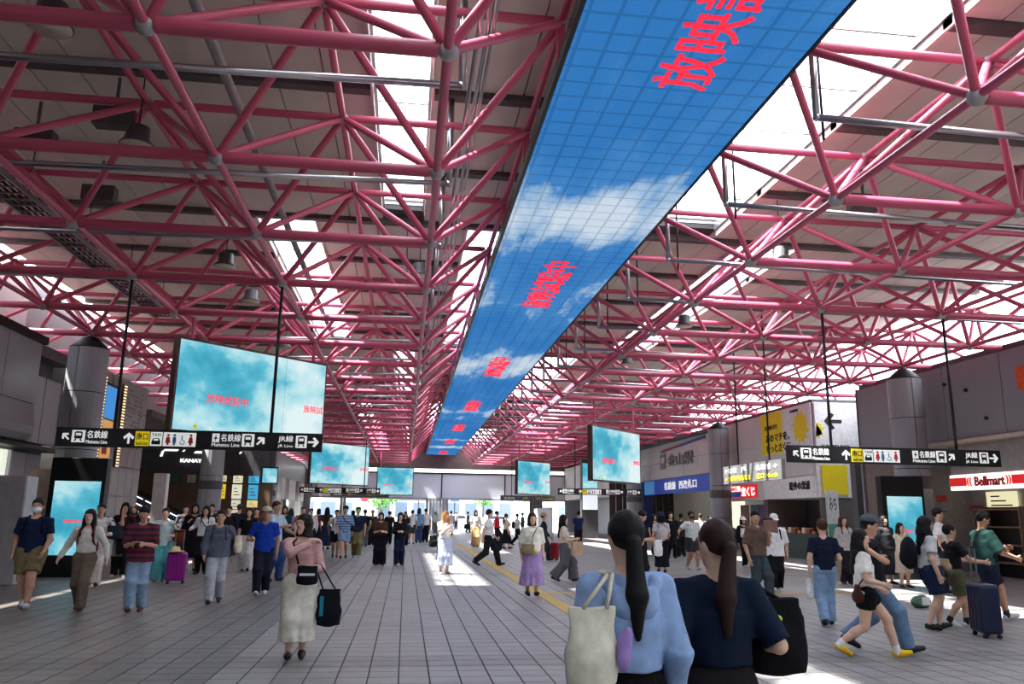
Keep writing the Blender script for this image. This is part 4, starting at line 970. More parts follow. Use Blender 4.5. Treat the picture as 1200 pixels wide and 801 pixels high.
ARM = {'D': (.04, .02, -.305), 'F': (.02, .13, -.27), 'B': (.04, -.11, -.275), 'P': (-.055, .16, -.15), 'U': (-.075, .16, -.06), 'M': (-.085, .11, .06), 'N': (-.10, .05, .035), 'S': (-.02, .085, -.07),
       'H': (.06, .0, -.2), 'O': (.12, .05, -.27), 'C': (.03, .13, -.16), 'X': (.2, .1, -.16), 'G': (.03, .2, -.2), 'A': (.22, .0, .02), 'K': (.08, .0, -.28)}
PI_N = [0]; LAST = [None]
def person(px, fy, hy, hd, label, top=('tee', (200, 200, 200)), bot=('trousers', (40, 40, 46)), hair=('short', (22, 20, 22)), legs=('s',), arms='DD', skin='b', shoes=(30, 30, 32), sex='f', girth=1.0, lean=0, head=(0, 0), at=None, mask=None, hat=None, group=None, h=None, socks=None):
    PI_N[0] += 1; seed = PI_N[0]*1.7
    g = Vector((at[0], at[1], 0)) if at else atz(px, fy)
    if h is None: h = min(1.86, max(1.48, aty(px, hy, g.y).z))
    Y = g.y; res = min(.03, max(.0095, Y*.00078)); near = Y < 20; fine = Y < 14.5
    rz = math.radians(hd); t = empty('person', g, rz, label, 'person', group)
    f_ = {'f': 1.0, 'm': 1.1}[sex]; gr_ = girth
    LEG1, LEG2 = .242, .235
    if legs[0] == 'w':
        d = legs[1]; hz = .045+math.sqrt((.474)**2-d*d); sg = 1 if legs[2] == 'L' else -1
        foot = {sg: V3(sg*.045, -d, .05), -sg: V3(-sg*.045, d*1.12, .045+d*.26)}; toe = {sg: V3(0, -1, .2), -sg: V3(0, -1, -d*3.0)}
    else:
        hz = .518; foot = {1: V3(.055, 0, .045), -1: V3(-.055, .012, .045)}; toe = {1: V3(.25, -1, -.12), -1: V3(-.25, -1, -.12)}
    piv = V3(0, 0, hz); cl, sl = math.cos(math.radians(lean)), math.sin(math.radians(lean))
    def ub(x, y, z):                                                     # upper body point, z above the hip
        return piv+V3(x, y*cl-z*sl, z*cl+y*sl)
    yaw, pit = math.radians(head[0]), math.radians(head[1]); nk = ub(0, 0, .345)
    Rh = np.array([[math.cos(yaw), -math.sin(yaw), 0], [math.sin(yaw), math.cos(yaw), 0], [0, 0, 1]]) @ np.array([[1, 0, 0], [0, math.cos(pit), -math.sin(pit)], [0, math.sin(pit), math.cos(pit)]])
    def hp(x, y, z): return nk+Rh@V3(x, y, z+.062)
    U_ = []; A = lambda ty, *a, k=.02: U_.append(('+', ty, a, k))
    sw = .098*f_; sh = {1: ub(sw, 0, .268), -1: ub(-sw, 0, .268)}
    # --- skeleton
    J = {}
    for s in (1, -1):
        hip = V3(s*.048, 0, hz-.005); an = foot[s]; v = an-hip; L = min(np.linalg.norm(v), .476); a_ = (LEG1**2-LEG2**2+L*L)/(2*L); hh = math.sqrt(max(LEG1**2-a_*a_, 1e-6)); w = nrm(v); po = V3(0, -1, .1); po = nrm(po-w*(po@w))
        J['hip', s] = hip; J['knee', s] = hip+w*a_+po*hh; J['an', s] = an
        tg = arms[0 if s == 1 else 1]; tg = ARM[tg] if isinstance(tg, str) else tg
        T = sh[s]+V3(s*tg[0], -tg[1], tg[2]); v = T-sh[s]; L = min(np.linalg.norm(v), .316); w = nrm(v); a_ = (.172**2-.148**2+L*L)/(2*L); hh = math.sqrt(max(.172**2-a_*a_, 1e-6)); po = V3(s*.45, .6, -.55) if len(tg) < 6 else V3(s*tg[3], tg[4], tg[5]); po = nrm(po-w*(po@w))
        J['sh', s] = sh[s]; J['el', s] = sh[s]+w*a_+po*hh; J['wr', s] = sh[s]+w*L
    # --- body surface
    A('e', ub(0, .005, .02), V3(.084, .058, .06)*gr_, None, k=.03); A('e', ub(0, 0, .1), V3(.07, .05, .07)*gr_, None, k=.04)
    A('e', ub(0, 0, .2), V3(.083*f_, .056, .085)*gr_, None, k=.04); A('e', ub(0, 0, .258), V3(.086*f_, .044, .032), None, k=.04)
    A('c', ub(0, .004, .28), nk+V3(0, 0, .01), .03, .027, k=.02)
    for s in (1, -1): A('c', ub(s*.03, .006, .29), sh[s], .022, .024, k=.03)
    A('e', hp(0, .006, .012), V3(.047, .056, .058), Rh, k=.01); A('e', hp(0, -.012, -.028), V3(.034, .038, .04), Rh, k=.025)
    if near:
        A('c', hp(0, -.05, .004), hp(0, -.0585, -.016), .004, .0075, k=.008); A('e', hp(0, -.03, -.06), V3(.014, .014, .011), Rh, k=.02)
        for s in (1, -1): A('e', hp(s*.046, .006, -.006), V3(.006, .013, .019), Rh, k=.006); A('e', hp(s*.018, -.043, .014), V3(.016, .008, .005), Rh, k=.012)
    for s in (1, -1):
        A('c', J['sh', s], J['el', s], .027*gr_, .024*gr_, k=.03); A('c', J['el', s], J['wr', s], .024*gr_, .0165, k=.01)
        fd = nrm(J['wr', s]-J['el', s]); inw = V3(-s, 0, 0); inw = nrm(inw-fd*(inw@fd)); lat = np.cross(fd, inw)*s
        if lat[1] > 0: lat = -lat
        wr = J['wr', s]
        if fine:
            A('e', wr+fd*.026, np.array([.024, .010, .032]), np.stack([lat, inw, fd], 1), k=.012)
            for i, ln in enumerate((.036, .042, .04, .031)):
                b0 = wr+fd*.046+lat*(.0165-.011*i); b1 = b0+(fd*.9+inw*.35)*ln*.55; b2 = b1+(fd*.55+inw*.8)*ln*.5
                A('c', b0, b1, .0056, .0052, k=.003); A('c', b1, b2, .0052, .0045, k=.002)
            b0 = wr+fd*.018+lat*.018; b1 = b0+(fd*.6+lat*.7)*.022; A('c', b0, b1, .0075, .006, k=.006); A('c', b1, b1+(fd*.9+inw*.3)*.02, .006, .005, k=.002)
        else:
            A('e', wr+fd*.03, np.array([.022, .012, .038]), np.stack([lat, inw, fd], 1), k=.012)
            for i in range(3): b0 = wr+fd*.05+lat*(.014-.013*i); A('c', b0, b0+(fd+inw*.4)*.034, .0068, .005, k=.004)
            A('c', wr+fd*.018+lat*.016, wr+fd*.04+lat*.032, .008, .006, k=.005)
        A('c', J['hip', s], J['knee', s], .056*gr_, .037*gr_, k=.03); m = J['knee', s]*.68+J['an', s]*.32+V3(0, .008, 0)
        A('c', J['knee', s], m, .034*gr_, .036*gr_, k=.015); A('c', m, J['an', s], .034*gr_, .0215, k=.015)
        td = nrm(toe[s]); an = J['an', s]; A('c', an+V3(0, .008, -.02), an+td*.085+V3(0, 0, -.022), .02, .014, k=.012)
    body_o = link('body', sdf_mesh('body', [(o_, ty, tuple((x*h if not (isinstance(x, np.ndarray) and x.shape == (3, 3)) else x) if x is not None else None for x in a), k*h) for o_, ty, a, k in U_], res), mat('skin_'+skin, SKIN[skin], .55, 0, .05, 10), t)
    def emit_(name, pr, m, wob=0, rs=None, par=None):
        out = []
        for o_, ty, a, k in pr:
            b = []
            for i, x in enumerate(a):
                if x is None: b.append(None)
                elif isinstance(x, np.ndarray) and x.shape == (3, 3): b.append(x)
                elif ty == 'l' and i >= 4: b.append(x)
                elif ty == 'p' and i == 1: b.append(x)
                elif isinstance(x, tuple): b.append(tuple(q*h for q in x))
                else: b.append(x*h)
            out.append((o_, ty, tuple(b), k*h))
        return link(name, sdf_mesh(name, out, rs or res, wob, seed), m, par or t)
    X1 = V3(1, 0, 0)
    # --- bottoms
    kind = bot[0]; bc = cloth(bot[1]); pr = []; a = lambda ty, *q, k=.02: pr.append(('+', ty, q, k))
    if kind in ('trousers', 'slim', 'wide', 'shorts', 'hot'):
        w0, w1, w2 = {'trousers': (.067, .05, .046), 'slim': (.063, .049, .038), 'wide': (.072, .068, .076), 'shorts': (.07, .064, .06), 'hot': (.068, .066, .066)}[kind]
        w0 *= gr_; w1 *= gr_
        a('e', ub(0, .005, .02), V3(.092, .066, .062)*gr_, None); a('l', ub(0, 0, .1), ub(0, .003, -.01), (.077*gr_, .058*gr_), (.093*gr_, .068*gr_), X1, 0, 0, k=.02)
        for s in (1, -1):
            hip, kn, an = J['hip', s], J['knee', s], J['an', s]
            if kind in ('shorts', 'hot'):
                fr = .82 if kind == 'shorts' else .42; a('l', hip+V3(0, 0, .01), hip+(kn-hip)*fr, (w0, w0), (w1, w1), X1, 0, 0, k=.03); a('c', hip+V3(0, 0, .01), hip+(kn-hip)*.28, w0, w0*.98, k=.03)
            else:
                a('c', hip, kn, w0*.96, w1, k=.03); a('l', kn+(kn-an)*.06, an+(kn-an)*.0+V3(0, 0, -.012), (w1, w1), (w2, w2*1.08), X1, .04, 5, k=.025); cm = kn*.68+an*.32+V3(0, .008, 0); a('c', kn, cm, w1, .043*gr_, k=.02); a('c', cm, cm*.5+an*.5, .043*gr_, .036*gr_, k=.02)
        emit_('shorts' if kind in ('shorts', 'hot') else 'trousers', pr, bc, .0022 if kind != 'wide' else .003)
    elif kind in ('skirt', 'longskirt'):
        zb = bot[2] if len(bot) > 2 else (.1 if kind == 'longskirt' else .27); wd = bot[3] if len(bot) > 3 else .13
        mid = (J['an', 1]+J['an', -1])/2; mid[2] = zb; mid[1] *= .5
        top_ = ub(0, 0, .0); a('l', top_, mid, (.1*gr_, .078*gr_), (wd, wd*.9), X1, .07, 11); a('l', ub(0, 0, .105), ub(0, 0, -.005), (.074*gr_, .057*gr_), (.1*gr_, .078*gr_), X1, 0, 0, k=.02)
        for s in (1, -1):
            if J['knee', s][2] > zb: a('c', J['hip', s], J['knee', s], .066*gr_, .052*gr_, k=.05); qn = J['an', s]-J['knee', s]; a('c', J['knee', s], J['knee', s]+qn*max(0, min(1, (zb+.05-J['knee', s][2])/qn[2])), .052*gr_, .05*gr_, k=.05)
        pr.append(('x', 'p', (V3(0, 0, zb), V3(0, 0, -1)), 0))
        emit_('skirt', pr, bc, .001)
    # --- top
    kind = top[0]; tc_ = cloth(top[1], top[2] if len(top) > 2 and top[2] else None); lo_ = 1.1 if kind in ('hoodie', 'jacket', 'loose') else 1.0; pr = []; gg = gr_*lo_
    hem = top[3] if len(top) > 3 else -.03
    a('e', ub(0, 0, .2), V3(.092*f_, .066, .085)*gg, None, k=.03); a('e', ub(0, .002, .258), V3(.09*f_, .053, .036)*lo_, None, k=.03)
    a('l', ub(0, 0, .2), ub(0, 0, hem), (.092*f_*gg, .068*gg), ((.112 if hem < .0 else .103 if hem < .05 else .088)*gg, (.084 if hem < .05 else .07)*gg), X1, .02, 7, k=.03)
    for s in (1, -1): a('c', ub(s*.036, .006, .288), J['sh', s], .028, .032, k=.03)
    for s in (1, -1):
        S_, E_, W_ = J['sh', s], J['el', s], J['wr', s]
        if kind in ('tee', 'loose'): e = S_+(E_-S_)*(.68 if kind == 'tee' else .95); a('l', S_-(E_-S_)*.12, e, (.036*gg, .038*gg), (.038*gg, .043*gg), X1, 0, 0, k=.03)
        elif kind in ('long', 'hoodie', 'jacket'): a('c', S_, E_, .038*gg, .032*gg, k=.03); a('l', E_+(E_-W_)*.05, W_+(W_-E_)*.02, (.032*gg, .033*gg), (.024*lo_, .024*lo_), X1, 0, 0, k=.02)
    pr.append(('-', 'c', (ub(0, 0, .28), nk+V3(0, -.012, .03), .033, .046), 0))
    to_ = emit_('top', pr, tc_, .0022)
    if kind == 'hoodie':
        pr = []; a('e', ub(0, .066, .236), V3(.07, .024, .05), None, k=.02)
        for s in (1, -1): a('c', ub(s*.03, .07, .225), ub(s*.072, .035, .288), .02, .017, k=.02); a('c', ub(s*.072, .035, .288), ub(s*.05, -.045, .275), .017, .013, k=.02)
        emit_('hood', pr, tc_, .0018, None, to_)
    # --- shoes
    for s in (1, -1):
        an = J['an', s]; td = nrm(toe[s]*V3(1, 1, 1)); pr = [('+', 'c', (an+V3(0, .012, -.02), an+td*.03+V3(0, 0, -.02), .026, .025), .01), ('+', 'c', (an+td*.03+V3(0, 0, -.022), an+td*.098+V3(0, 0, -.024), .026, .018), .012)]
        if abs(td[2]) < .3: pr.append(('x', 'p', (V3(0, 0, 0), V3(0, 0, -1)), 0))
        emit_('shoe', pr, mat('shoe_%d_%d_%d' % tuple(shoes), shoes, .6), 0, min(res, .016))
        if socks: emit_('sock', [('+', 'c', (an+V3(0, 0, -.012), an+(J['knee', s]-an)*.14, .029, .027), .01)], cloth(socks), 0, min(res, .014))
    # --- hair
    st, hc = hair; hm = mat('hair_%d_%d_%d' % tuple(hc), hc, .55, 0, .25, 25, .3, 0, .2); pr = []; rh = min(res, .014)
    if st != 'none':
        a('e', hp(0, .010, .017), (V3(.0515, .0605, .061) if st in ('short', 'pony', 'bun') else V3(.0545, .0625, .0625)), Rh, k=.01)
        if st == 'bob': a('l', hp(0, .016, .01), hp(0, .016, -.09), (.055, .055), (.063, .056), Rh@X1, .02, 9, k=.02)
        if st == 'long': a('l', hp(0, .018, .01), hp(0, .03, -.085), (.056, .054), (.06, .05), Rh@X1, .03, 9, k=.02); a('c', hp(0, .035, -.06), ub(0, .07, .16), .048, .03, k=.03); a('c', hp(.045, 0, -.03), ub(.055, -.05, .2), .02, .012, k=.02); a('c', hp(-.045, 0, -.03), ub(-.055, -.05, .2), .02, .012, k=.02)
        pony_ = []
        if st == 'pony': pony_ = [('+', 'e', (hp(0, .06, -.008), V3(.017, .017, .017), None), .01), ('+', 'c', (hp(0, .066, -.012), ub(0, .084, .255), .021, .03), .015), ('+', 'c', (ub(0, .084, .255), ub(0, .09, .15), .03, .01), .015)]
        if st == 'bun': a('e', hp(0, .058, .03), V3(.028, .026, .026), None, k=.01)
        pr.append(('-', 'e', (hp(0, -.062, -.03), V3(.041, .046, .062), Rh), 0))
        if st in ('short', 'pony', 'bun'): pr.append(('x', 'p', (hp(0, .03, -.036), Rh@nrm(V3(0, -.75, -1))), 0))
        ho_ = emit_('hair', pr, hm, .0012, rh)
        if pony_: emit_('ponytail', pony_, hm, .0012, rh, ho_)
    # --- face
    if near:
        for s in (1, -1):
            pr = []; a('e', hp(s*.0185, -.0455, .004), V3(.0085, .004, .0042), Rh, k=0); emit_('eye', pr, mat('eye_dark', (26, 20, 20), .3), 0, .0055, body_o)
            pr = []; a('c', hp(s*.010, -.0495, .0175), hp(s*.027, -.044, .018), .0026, .002, k=0); emit_('eyebrow', pr, hm, 0, .0045, body_o)
        pr = []; a('e', hp(0, -.0495, -.034), V3(.0125, .0045, .0042), Rh, k=0); emit_('mouth', pr, mat('lip', (176, 96, 92), .5), 0, .0055, body_o)
    if mask:
        pr = []; a('e', hp(0, -.028, -.03), V3(.043, .038, .034), Rh, k=0); emit_('face_mask', pr, cloth(mask), 0, min(res, .012))
    if hat:
        pr = []; hk, hcol = hat
        a('e', hp(0, .01, .036), V3(.056, .064, .052), Rh, k=.005); 
        if hk == 'cap': pr.append(('x', 'p', (hp(0, 0, .03), Rh@V3(0, 0, -1)), 0)); co_ = emit_('cap', pr, cloth(hcol), 0, rh); pr = []; a('e', hp(0, -.07, .034), V3(.042, .05, .007), Rh, k=0); emit_('cap_brim', pr, cloth(hcol), 0, min(rh, .009), co_)
        else:
            a('l', hp(0, .008, .04), hp(0, .008, .012), (.056, .064), (.08, .09), Rh@X1, 0, 0, k=.005); pr.append(('x', 'p', (hp(0, 0, .012), Rh@V3(0, 0, -1)), 0)); emit_('hat', pr, cloth(hcol), 0, rh)
    t['_'] = 0; del t['_']
    W = Matrix.Translation(g) @ Matrix.Rotation(rz, 4, 'Z')
    info = {k: W @ Vector((v*h).tolist()) for k, v in J.items()}; info['W'] = W; info['h'] = h; info['g'] = g
    info['ub'] = lambda x, y, z: W @ Vector((ub(x, y, z)*h).tolist()); info['rz'] = rz; info['obj'] = t; LAST[0] = info
    info['hp'] = lambda x, y, z: W @ Vector((hp(x, y, z)*h).tolist())
    return info
# ---------------------------------------------------------------- things people carry
def rot_thing(name, loc, rz, label, cat, group=None): return empty(name, loc, rz, label, cat, group)
def rbox(x, y, z, r=.02): 
    return MB().box(-x/2, x/2, -y/2, y/2, 0, z)
from mathutils.bvhtree import BVHTree
def wearer_tree(I):
    if 'tree' not in I:
        vs = []; fs = []
        for ch in I['obj'].children:
            if ch.name.split('.')[0] in ('eye', 'mouth', 'face_mask'): continue
            n = len(vs); vs += [v.co.copy() for v in ch.data.vertices]; fs += [[i+n for i in p.vertices] for p in ch.data.polygons]
        I['tree'] = BVHTree.FromPolygons(vs, fs)
    return I['tree']
def settle(me, loc, rz, I, way=None, far=.16, keep=16):
    """slides a carried thing away from its wearer until it only rests against the clothes; returns the shift"""
    Wi = I['W'].inverted(); M = Wi @ Matrix.Translation(loc) @ Matrix.Rotation(rz, 4, 'Z'); vs = [M @ v.co for v in me.vertices]; fs = [list(p.vertices) for p in me.polygons]
    if way is None:
        c = sum(vs, Vector())/len(vs); way = Vector((c.x, c.y, 0))
        way = way.normalized() if way.length > .02 else Vector((0, -1, 0))
    tr = wearer_tree(I); best = None
    for k in range(int(far/.012)+1):
        d = way*(.012*k); n = len(tr.overlap(BVHTree.FromPolygons([v+d for v in vs], fs)))
        if best is None or n < best[0]: best = (n, d)
        if n <= keep: best = (n, d); break
    return I['W'].to_3x3() @ best[1]
def soft_bag(loc, rz, w, d, h, rgb, label, name='shoulder_bag', cat='bag', strap=None, flap=None, rs=.011, wear=None, way=None, hold=False):
    pr = [('+', 'e', (V3(0, 0, h*.34), V3(w*.53, d*.62, h*.36), None), .02), ('+', 'l', (V3(0, 0, h*.05), V3(0, 0, h), (w*.52, d*.5), (w*.46, d*.22), V3(1, 0, 0), .03, 6), .03)]
    me = sdf_mesh('bag_body', pr, rs, .003, w*9); loc = Vector(loc); sh_ = Vector() if hold else settle(me, loc, rz, wear or LAST[0], way); old = loc.copy(); loc = loc+sh_
    t = empty(name, loc, rz, label, cat); link('bag_body', me, cloth(rgb), t)
    if strap:
        T = Matrix.Translation(loc) @ Matrix.Rotation(rz, 4, 'Z'); I_ = T.inverted()
        for s in strap:
            pts = [I_ @ (Vector(p)+(sh_ if abs(p[0]-old.x) < .115 and abs(p[1]-old.y) < .06 and 0 < p[2]-old.z < .5 else Vector())) for p in s[0]]; MB().path(pts, s[1], 6).build('strap', cloth(s[2] if len(s) > 2 else rgb), t, True)
    if flap: MB().box(-w*.4, w*.4, -d*.6, -d*.5, h*.5, h*.62).build('trim', cloth(flap), t)
    return t
def suitcase(loc, rz, rgb, label, hgt=.62, w=.42, d=.26, handle=.45):
    t = empty('suitcase', loc, rz, label, 'suitcase'); m = mat('case_%d_%d_%d' % tuple(rgb), rgb, .35)
    bevel(MB().box(-w/2, w/2, -d/2, d/2, .06, hgt).build('shell', m, t), .05, 3)
    for k in range(4): MB().box(-w*.36+k*w*.22, -w*.36+k*w*.22+.03, -d/2-.006, d/2+.006, .12, hgt-.08).build('rib', m, t)
    for x in (-w*.38, w*.38):
        for y in (-d*.32, d*.32): MB().tube((x-.02, y, .031), (x+.02, y, .031), .03, n=10).build('wheel', BLACK, t, True); MB().tube((x, y, .04), (x, y, .08), .012, n=6).build('wheel_fork', BLACK, t)
    for x in (-.09, .09): MB().tube((x, d*.3, hgt), (x, d*.3, hgt+handle), .009, n=6).build('handle_tube', STEEL, t)
    MB().tube((-.11, d*.3, hgt+handle), (.11, d*.3, hgt+handle), .014, n=6).build('handle_grip', BLACK, t, True)
    MB().tube((-.07, 0, hgt+.02), (.07, 0, hgt+.02), .012, n=6).build('carry_handle', BLACK, t, True)
    return t
def phone(I, s, label, off=(0, 0, 0)):
    w = I['wr', s]; e = I['el', s]; d = (w-e).normalized(); c = w+d*.09+Vector(off)
    o = MB().box(-.036, .036, -.075, .075, 0, .009).build('phone', BLACK); bevel(o, .004); o.location = c; o.rotation_euler = (math.radians(35), 0, I['rz']); return tag(o, label, 'phone')
def backpack(I, rgb, label, w=.3, h=.42, d=.16, trim=None):
    c = I['ub'](0, .105, .02)
    t = empty('backpack', c, I['rz'], label, 'backpack')
    pr = [('+', 'e', (V3(0, .02, h*.45), V3(w*.5, d*.55, h*.5), None), .03), ('+', 'e', (V3(0, d*.4, h*.3), V3(w*.36, d*.35, h*.24), None), .03)]
    me = sdf_mesh('pack_body', pr, .012, .002, 3); c = c+settle(me, c, I['rz'], I, Vector((0, 1, 0)), .16, 40); t.location = c; link('pack_body', me, cloth(rgb), t)
    Wi = (Matrix.Translation(c) @ Matrix.Rotation(I['rz'], 4, 'Z')).inverted()
    for s in (1, -1): MB().path([Wi @ I['ub'](s*.05, .075, .24), Wi @ I['ub'](s*.06, .02, .318), Wi @ I['ub'](s*.065, -.055, .27), Wi @ I['ub'](s*.075, -.066, .17), Wi @ I['ub'](s*.09, .04, .08)], .018, 6).build('strap', cloth(trim or rgb), t, True)
    return t
GRP = None
K = (24, 24, 28); NV = (30, 38, 62); WH = (236, 234, 230); HB = (22, 19, 21)
# ---------------------------------------------------------------- two women seen from behind
P1 = aty(733, 640, 3.6); P2 = aty(838, 640, 3.82)
I1 = person(0, 0, 0, 184, 'woman in light blue hooded sweatshirt with long black ponytail', ('hoodie', (146, 172, 214), None, .06), ('slim', (16, 16, 19)), ('pony', HB), ('w', .05, 'L'), [(.03, .06, -.29), 'D'], 'a', at=(P1.x, 3.6), h=1.61)
I2 = person(0, 0, 0, 176, 'woman in loose navy tee with brown ponytail carrying black jackets', ('loose', (20, 32, 52), None, .06), ('trousers', (34, 30, 34)), ('pony', (46, 28, 26)), ('w', .05, 'R'), [(.02, .09, -.2), (.05, .1, -.17, .35, .8, -.5)], 'a', at=(P2.x, 3.82), h=1.575, head=(22, 0))
c = I1['ub'](.12, .06, 0); c.z = .885
soft_bag(c, math.radians(10), .2, .12, .32, (222, 216, 198), 'cream canvas tote bag hanging from the shoulder of the light blue sweatshirt', 'tote_bag', 'bag',
         strap=[([c+Vector((-.05, -.05, .32)), I1['ub'](.075, .052, .312), I1['ub'](.07, -.04, .31)], .009, (206, 198, 178)), ([c+Vector((.05, -.05, .32)), I1['ub'](.062, .056, .315), I1['ub'](.06, -.04, .312)], .009, (206, 198, 178))], rs=.01, wear=I1, way=Vector((.25, 1, 0)).normalized())
pr = [('+', 'e', (V3(0, 0, 0), V3(.035, .025, .075), None), .01), ('+', 'e', (V3(.02, 0, .06), V3(.025, .02, .045), None), .02)]
o = link('purple_scarf', sdf_mesh('purple_scarf', pr, .007, .004, 2), cloth((160, 130, 196))); o.location = bpy.data.objects['tote_bag'].location+Vector((.125, -.03, .14)); tag(o, 'bunched purple scarf beside the cream tote bag', 'scarf')
def jacket(c, rz, lab, w, hh, seed):
    t = empty('jacket', c, rz, lab, 'jacket')
    pr = [('+', 'e', (V3(0, 0, -.05), V3(w*.5, .09, .09), None), .03), ('+', 'l', (V3(0, 0, 0), V3(w*.15, 0, -hh), (w*.42, .08), (w*.62, .07), V3(1, 0, 0), .1, 5), .05)]
    link('folded_cloth', sdf_mesh('folded_cloth', pr, .012, .006, seed), cloth((24, 24, 29)), t)
    return t
jacket(I2['ub'](.125, -.06, .06), math.radians(178), 'black jacket draped over the arm between the two women', .24, .36, 2)
b = I2['ub'](-.135, -.04, 0); b.z = .84
t = soft_bag(b, math.radians(170), .3, .13, .36, (20, 20, 24), 'black shoulder bag with yellow-green charm beside the navy tee', 'shoulder_bag', 'bag', strap=[([b+Vector((-.06, 0, .34)), I2['ub'](-.085, .02, .3), I2['ub'](-.09, -.04, .28), b+Vector((.06, 0, .34))], .012)], rs=.012)
MB().ball((0, .09, .27), .03, 8, 6, .6).build('charm', mat('charm_yellow', (206, 206, 70), .5), t, True)
# ---------------------------------------------------------------- woman in pink
I = person(345, 772, 601, 5, 'woman in dusty pink cardigan and cream wide trousers looking aside', ('long', (204, 160, 158), None, .06), ('longskirt', (226, 220, 206), .125, .125), ('bob', (30, 23, 24)), ('w', .045, 'R'), [(-.03, .13, -.17), (-.15, .125, .0, .5, -.6, -.4)], 'a', (34, 28, 28), head=(-38, -4))
c = I['ub'](.03, -.115, .0); soft_bag(c, I['rz'], .2, .1, .2, (22, 22, 27), 'black crossbody pouch with white charm worn over the pink cardigan', 'crossbody_pouch', 'bag', strap=[([c+Vector((-.1, 0, .22)), I['ub'](-.06, -.06, .28), I['ub'](-.03, .0, .31)], .012)], flap=(214, 214, 218))
e_ = I['el', 1].lerp(I['wr', 1], .25); c = Vector((e_.x+.03, e_.y, e_.z-.62))
t = soft_bag(c, .1, .24, .08, .40, (20, 22, 30), 'black tote bag with teal tag carried by the woman in pink', 'tote_bag', 'bag', strap=[([c+Vector((-.07, 0, .38)), e_+Vector((-.03, 0, .045)), e_+Vector((.03, 0, .045)), c+Vector((.07, 0, .38))], .009)])
MB().box(-.1, -.06, -.06, -.05, .12, .33).build('teal_tag', cloth((40, 130, 150)), t)
# ---------------------------------------------------------------- left side walkers
I = person(28, 713, 581, 8, 'masked man in navy polo shirt and khaki shorts', ('tee', (26, 36, 66), None, -.01), ('shorts', (122, 112, 82)), ('short', (40, 32, 30)), ('w', .11, 'L'), ['F', 'D'], 'b', (196, 196, 200), 'm', 1.12, mask=(236, 238, 242))
backpack(I, (18, 19, 26), 'black backpack worn by the masked man')
I = person(92, 715, 594, 4, 'woman in white blouse and brown trousers striding with arms out', ('long', (224, 220, 212), None, .05), ('trousers', (112, 98, 86)), ('long', HB), ('w', .12, 'L'), ['O', (.13, .02, -.26)], 'a', (92, 48, 38))
backpack(I, (112, 38, 44), 'dark red backpack worn over the white blouse', w=.24, h=.32, d=.12)
I = person(108, 687, 589, 12, 'man in white shirt and pale trousers behind the white blouse woman', ('long', (222, 222, 224)), ('trousers', (216, 210, 206)), ('short', HB), ('w', .06, 'L'), ['C', 'D'], 'b', (96, 60, 46), 'm')
c = I['ub'](.14, -.05, .05); soft_bag(c, .2, .3, .12, .28, (46, 50, 62), 'dark grey shoulder bag of the man in white shirt', strap=[([c+Vector((-.1, 0, .26)), I['ub'](.08, 0, .32), c+Vector((.1, 0, .26))], .012)])
person(138, 676, 588, 10, 'woman in dark maroon top with her hand at her mouth', ('tee', (58, 30, 36)), ('trousers', (26, 24, 28)), ('long', HB), ('s',), ['D', 'M'], 'b', (220, 220, 224))
I = person(157, 717, 591, 6, 'man in maroon striped tee and light jeans reading his phone', ('loose', (112, 32, 52), (52, 24, 44), -.05), ('trousers', (134, 158, 186)), ('short', (26, 22, 24)), ('w', .055, 'R'), ['P', 'P'], 'b', (92, 44, 48), 'm', 1.05, head=(0, 22))
phone(I, 1, 'black phone held by the man in maroon stripes', (-.03, -.02, 0))
I = person(186, 682, 594, 8, 'woman in turquoise jumpsuit with white sleeves beside a purple suitcase', ('long', (206, 226, 224)), ('wide', (92, 178, 186)), ('bun', (34, 26, 26)), ('w', .07, 'R'), ['C', 'D'], 'a', (150, 150, 154))
c = I['ub'](.12, -.05, .03); soft_bag(c, .1, .24, .12, .26, (122, 62, 44), 'brown leather bag of the woman in turquoise', strap=[([c+Vector((-.08, 0, .24)), I['ub'](.07, 0, .31), c+Vector((.08, 0, .24))], .011)])
g = atz(204, 682)+Vector((.1, -.3, 0)); suitcase(g, .15, (150, 30, 140), 'purple hard shell suitcase pulled by the woman in turquoise', .66, .4, .26)
o = MB().lathe([(.02, .1), (.08, .09), (.1, .02), (.19, 0), (.19, -.008), (.02, -.006)], n=20).build('straw_hat', mat('straw', (214, 190, 140), .9, 0, .2, 20), None, True); o.location = g+Vector((-.02, -.135, .697)); tag(o, 'straw hat resting on the purple suitcase', 'hat')
person(222, 669, 589, 12, 'woman in long black dress beside the escalator', ('long', (26, 26, 32)), ('skirt', (26, 26, 32), .2, .13), ('bob', HB), ('s',), ['D', 'S'], 'b')
I = person(235, 672, 592, 0, 'woman in white top and black trousers with hand on hip', ('long', (232, 230, 230), None, .03), ('slim', (24, 24, 28)), ('long', HB), ('s',), ['D', (.1, .02, -.13)], 'a')
c = I['ub'](.12, -.03, -.03); soft_bag(c, 0, .22, .1, .2, (28, 28, 32), 'black crossbody bag of the woman with hand on hip', strap=[([c+Vector((-.06, -.03, .18)), I['ub'](0, -.078, .2), I['ub'](-.06, -.05, .3)], .013)])
I = person(250, 707, 595, 8, 'man in slate grey jacket with light grey trousers', ('jacket', (92, 97, 112), None, -.02), ('trousers', (176, 178, 188)), ('short', (22, 19, 21)), ('w', .12, 'R'), ['B', 'F'], 'b', (40, 40, 46), 'm', 1.02)
backpack(I, (70, 76, 92), 'slate grey backpack on the man with light grey trousers', trim=(62, 68, 82))
c = I['ub'](.14, 0, .02); o = soft_bag(c, 0, .13, .16, .3, (222, 212, 186), 'cream jacket bundle hanging at the side of the grey trousers man', 'jacket_bundle', 'jacket')
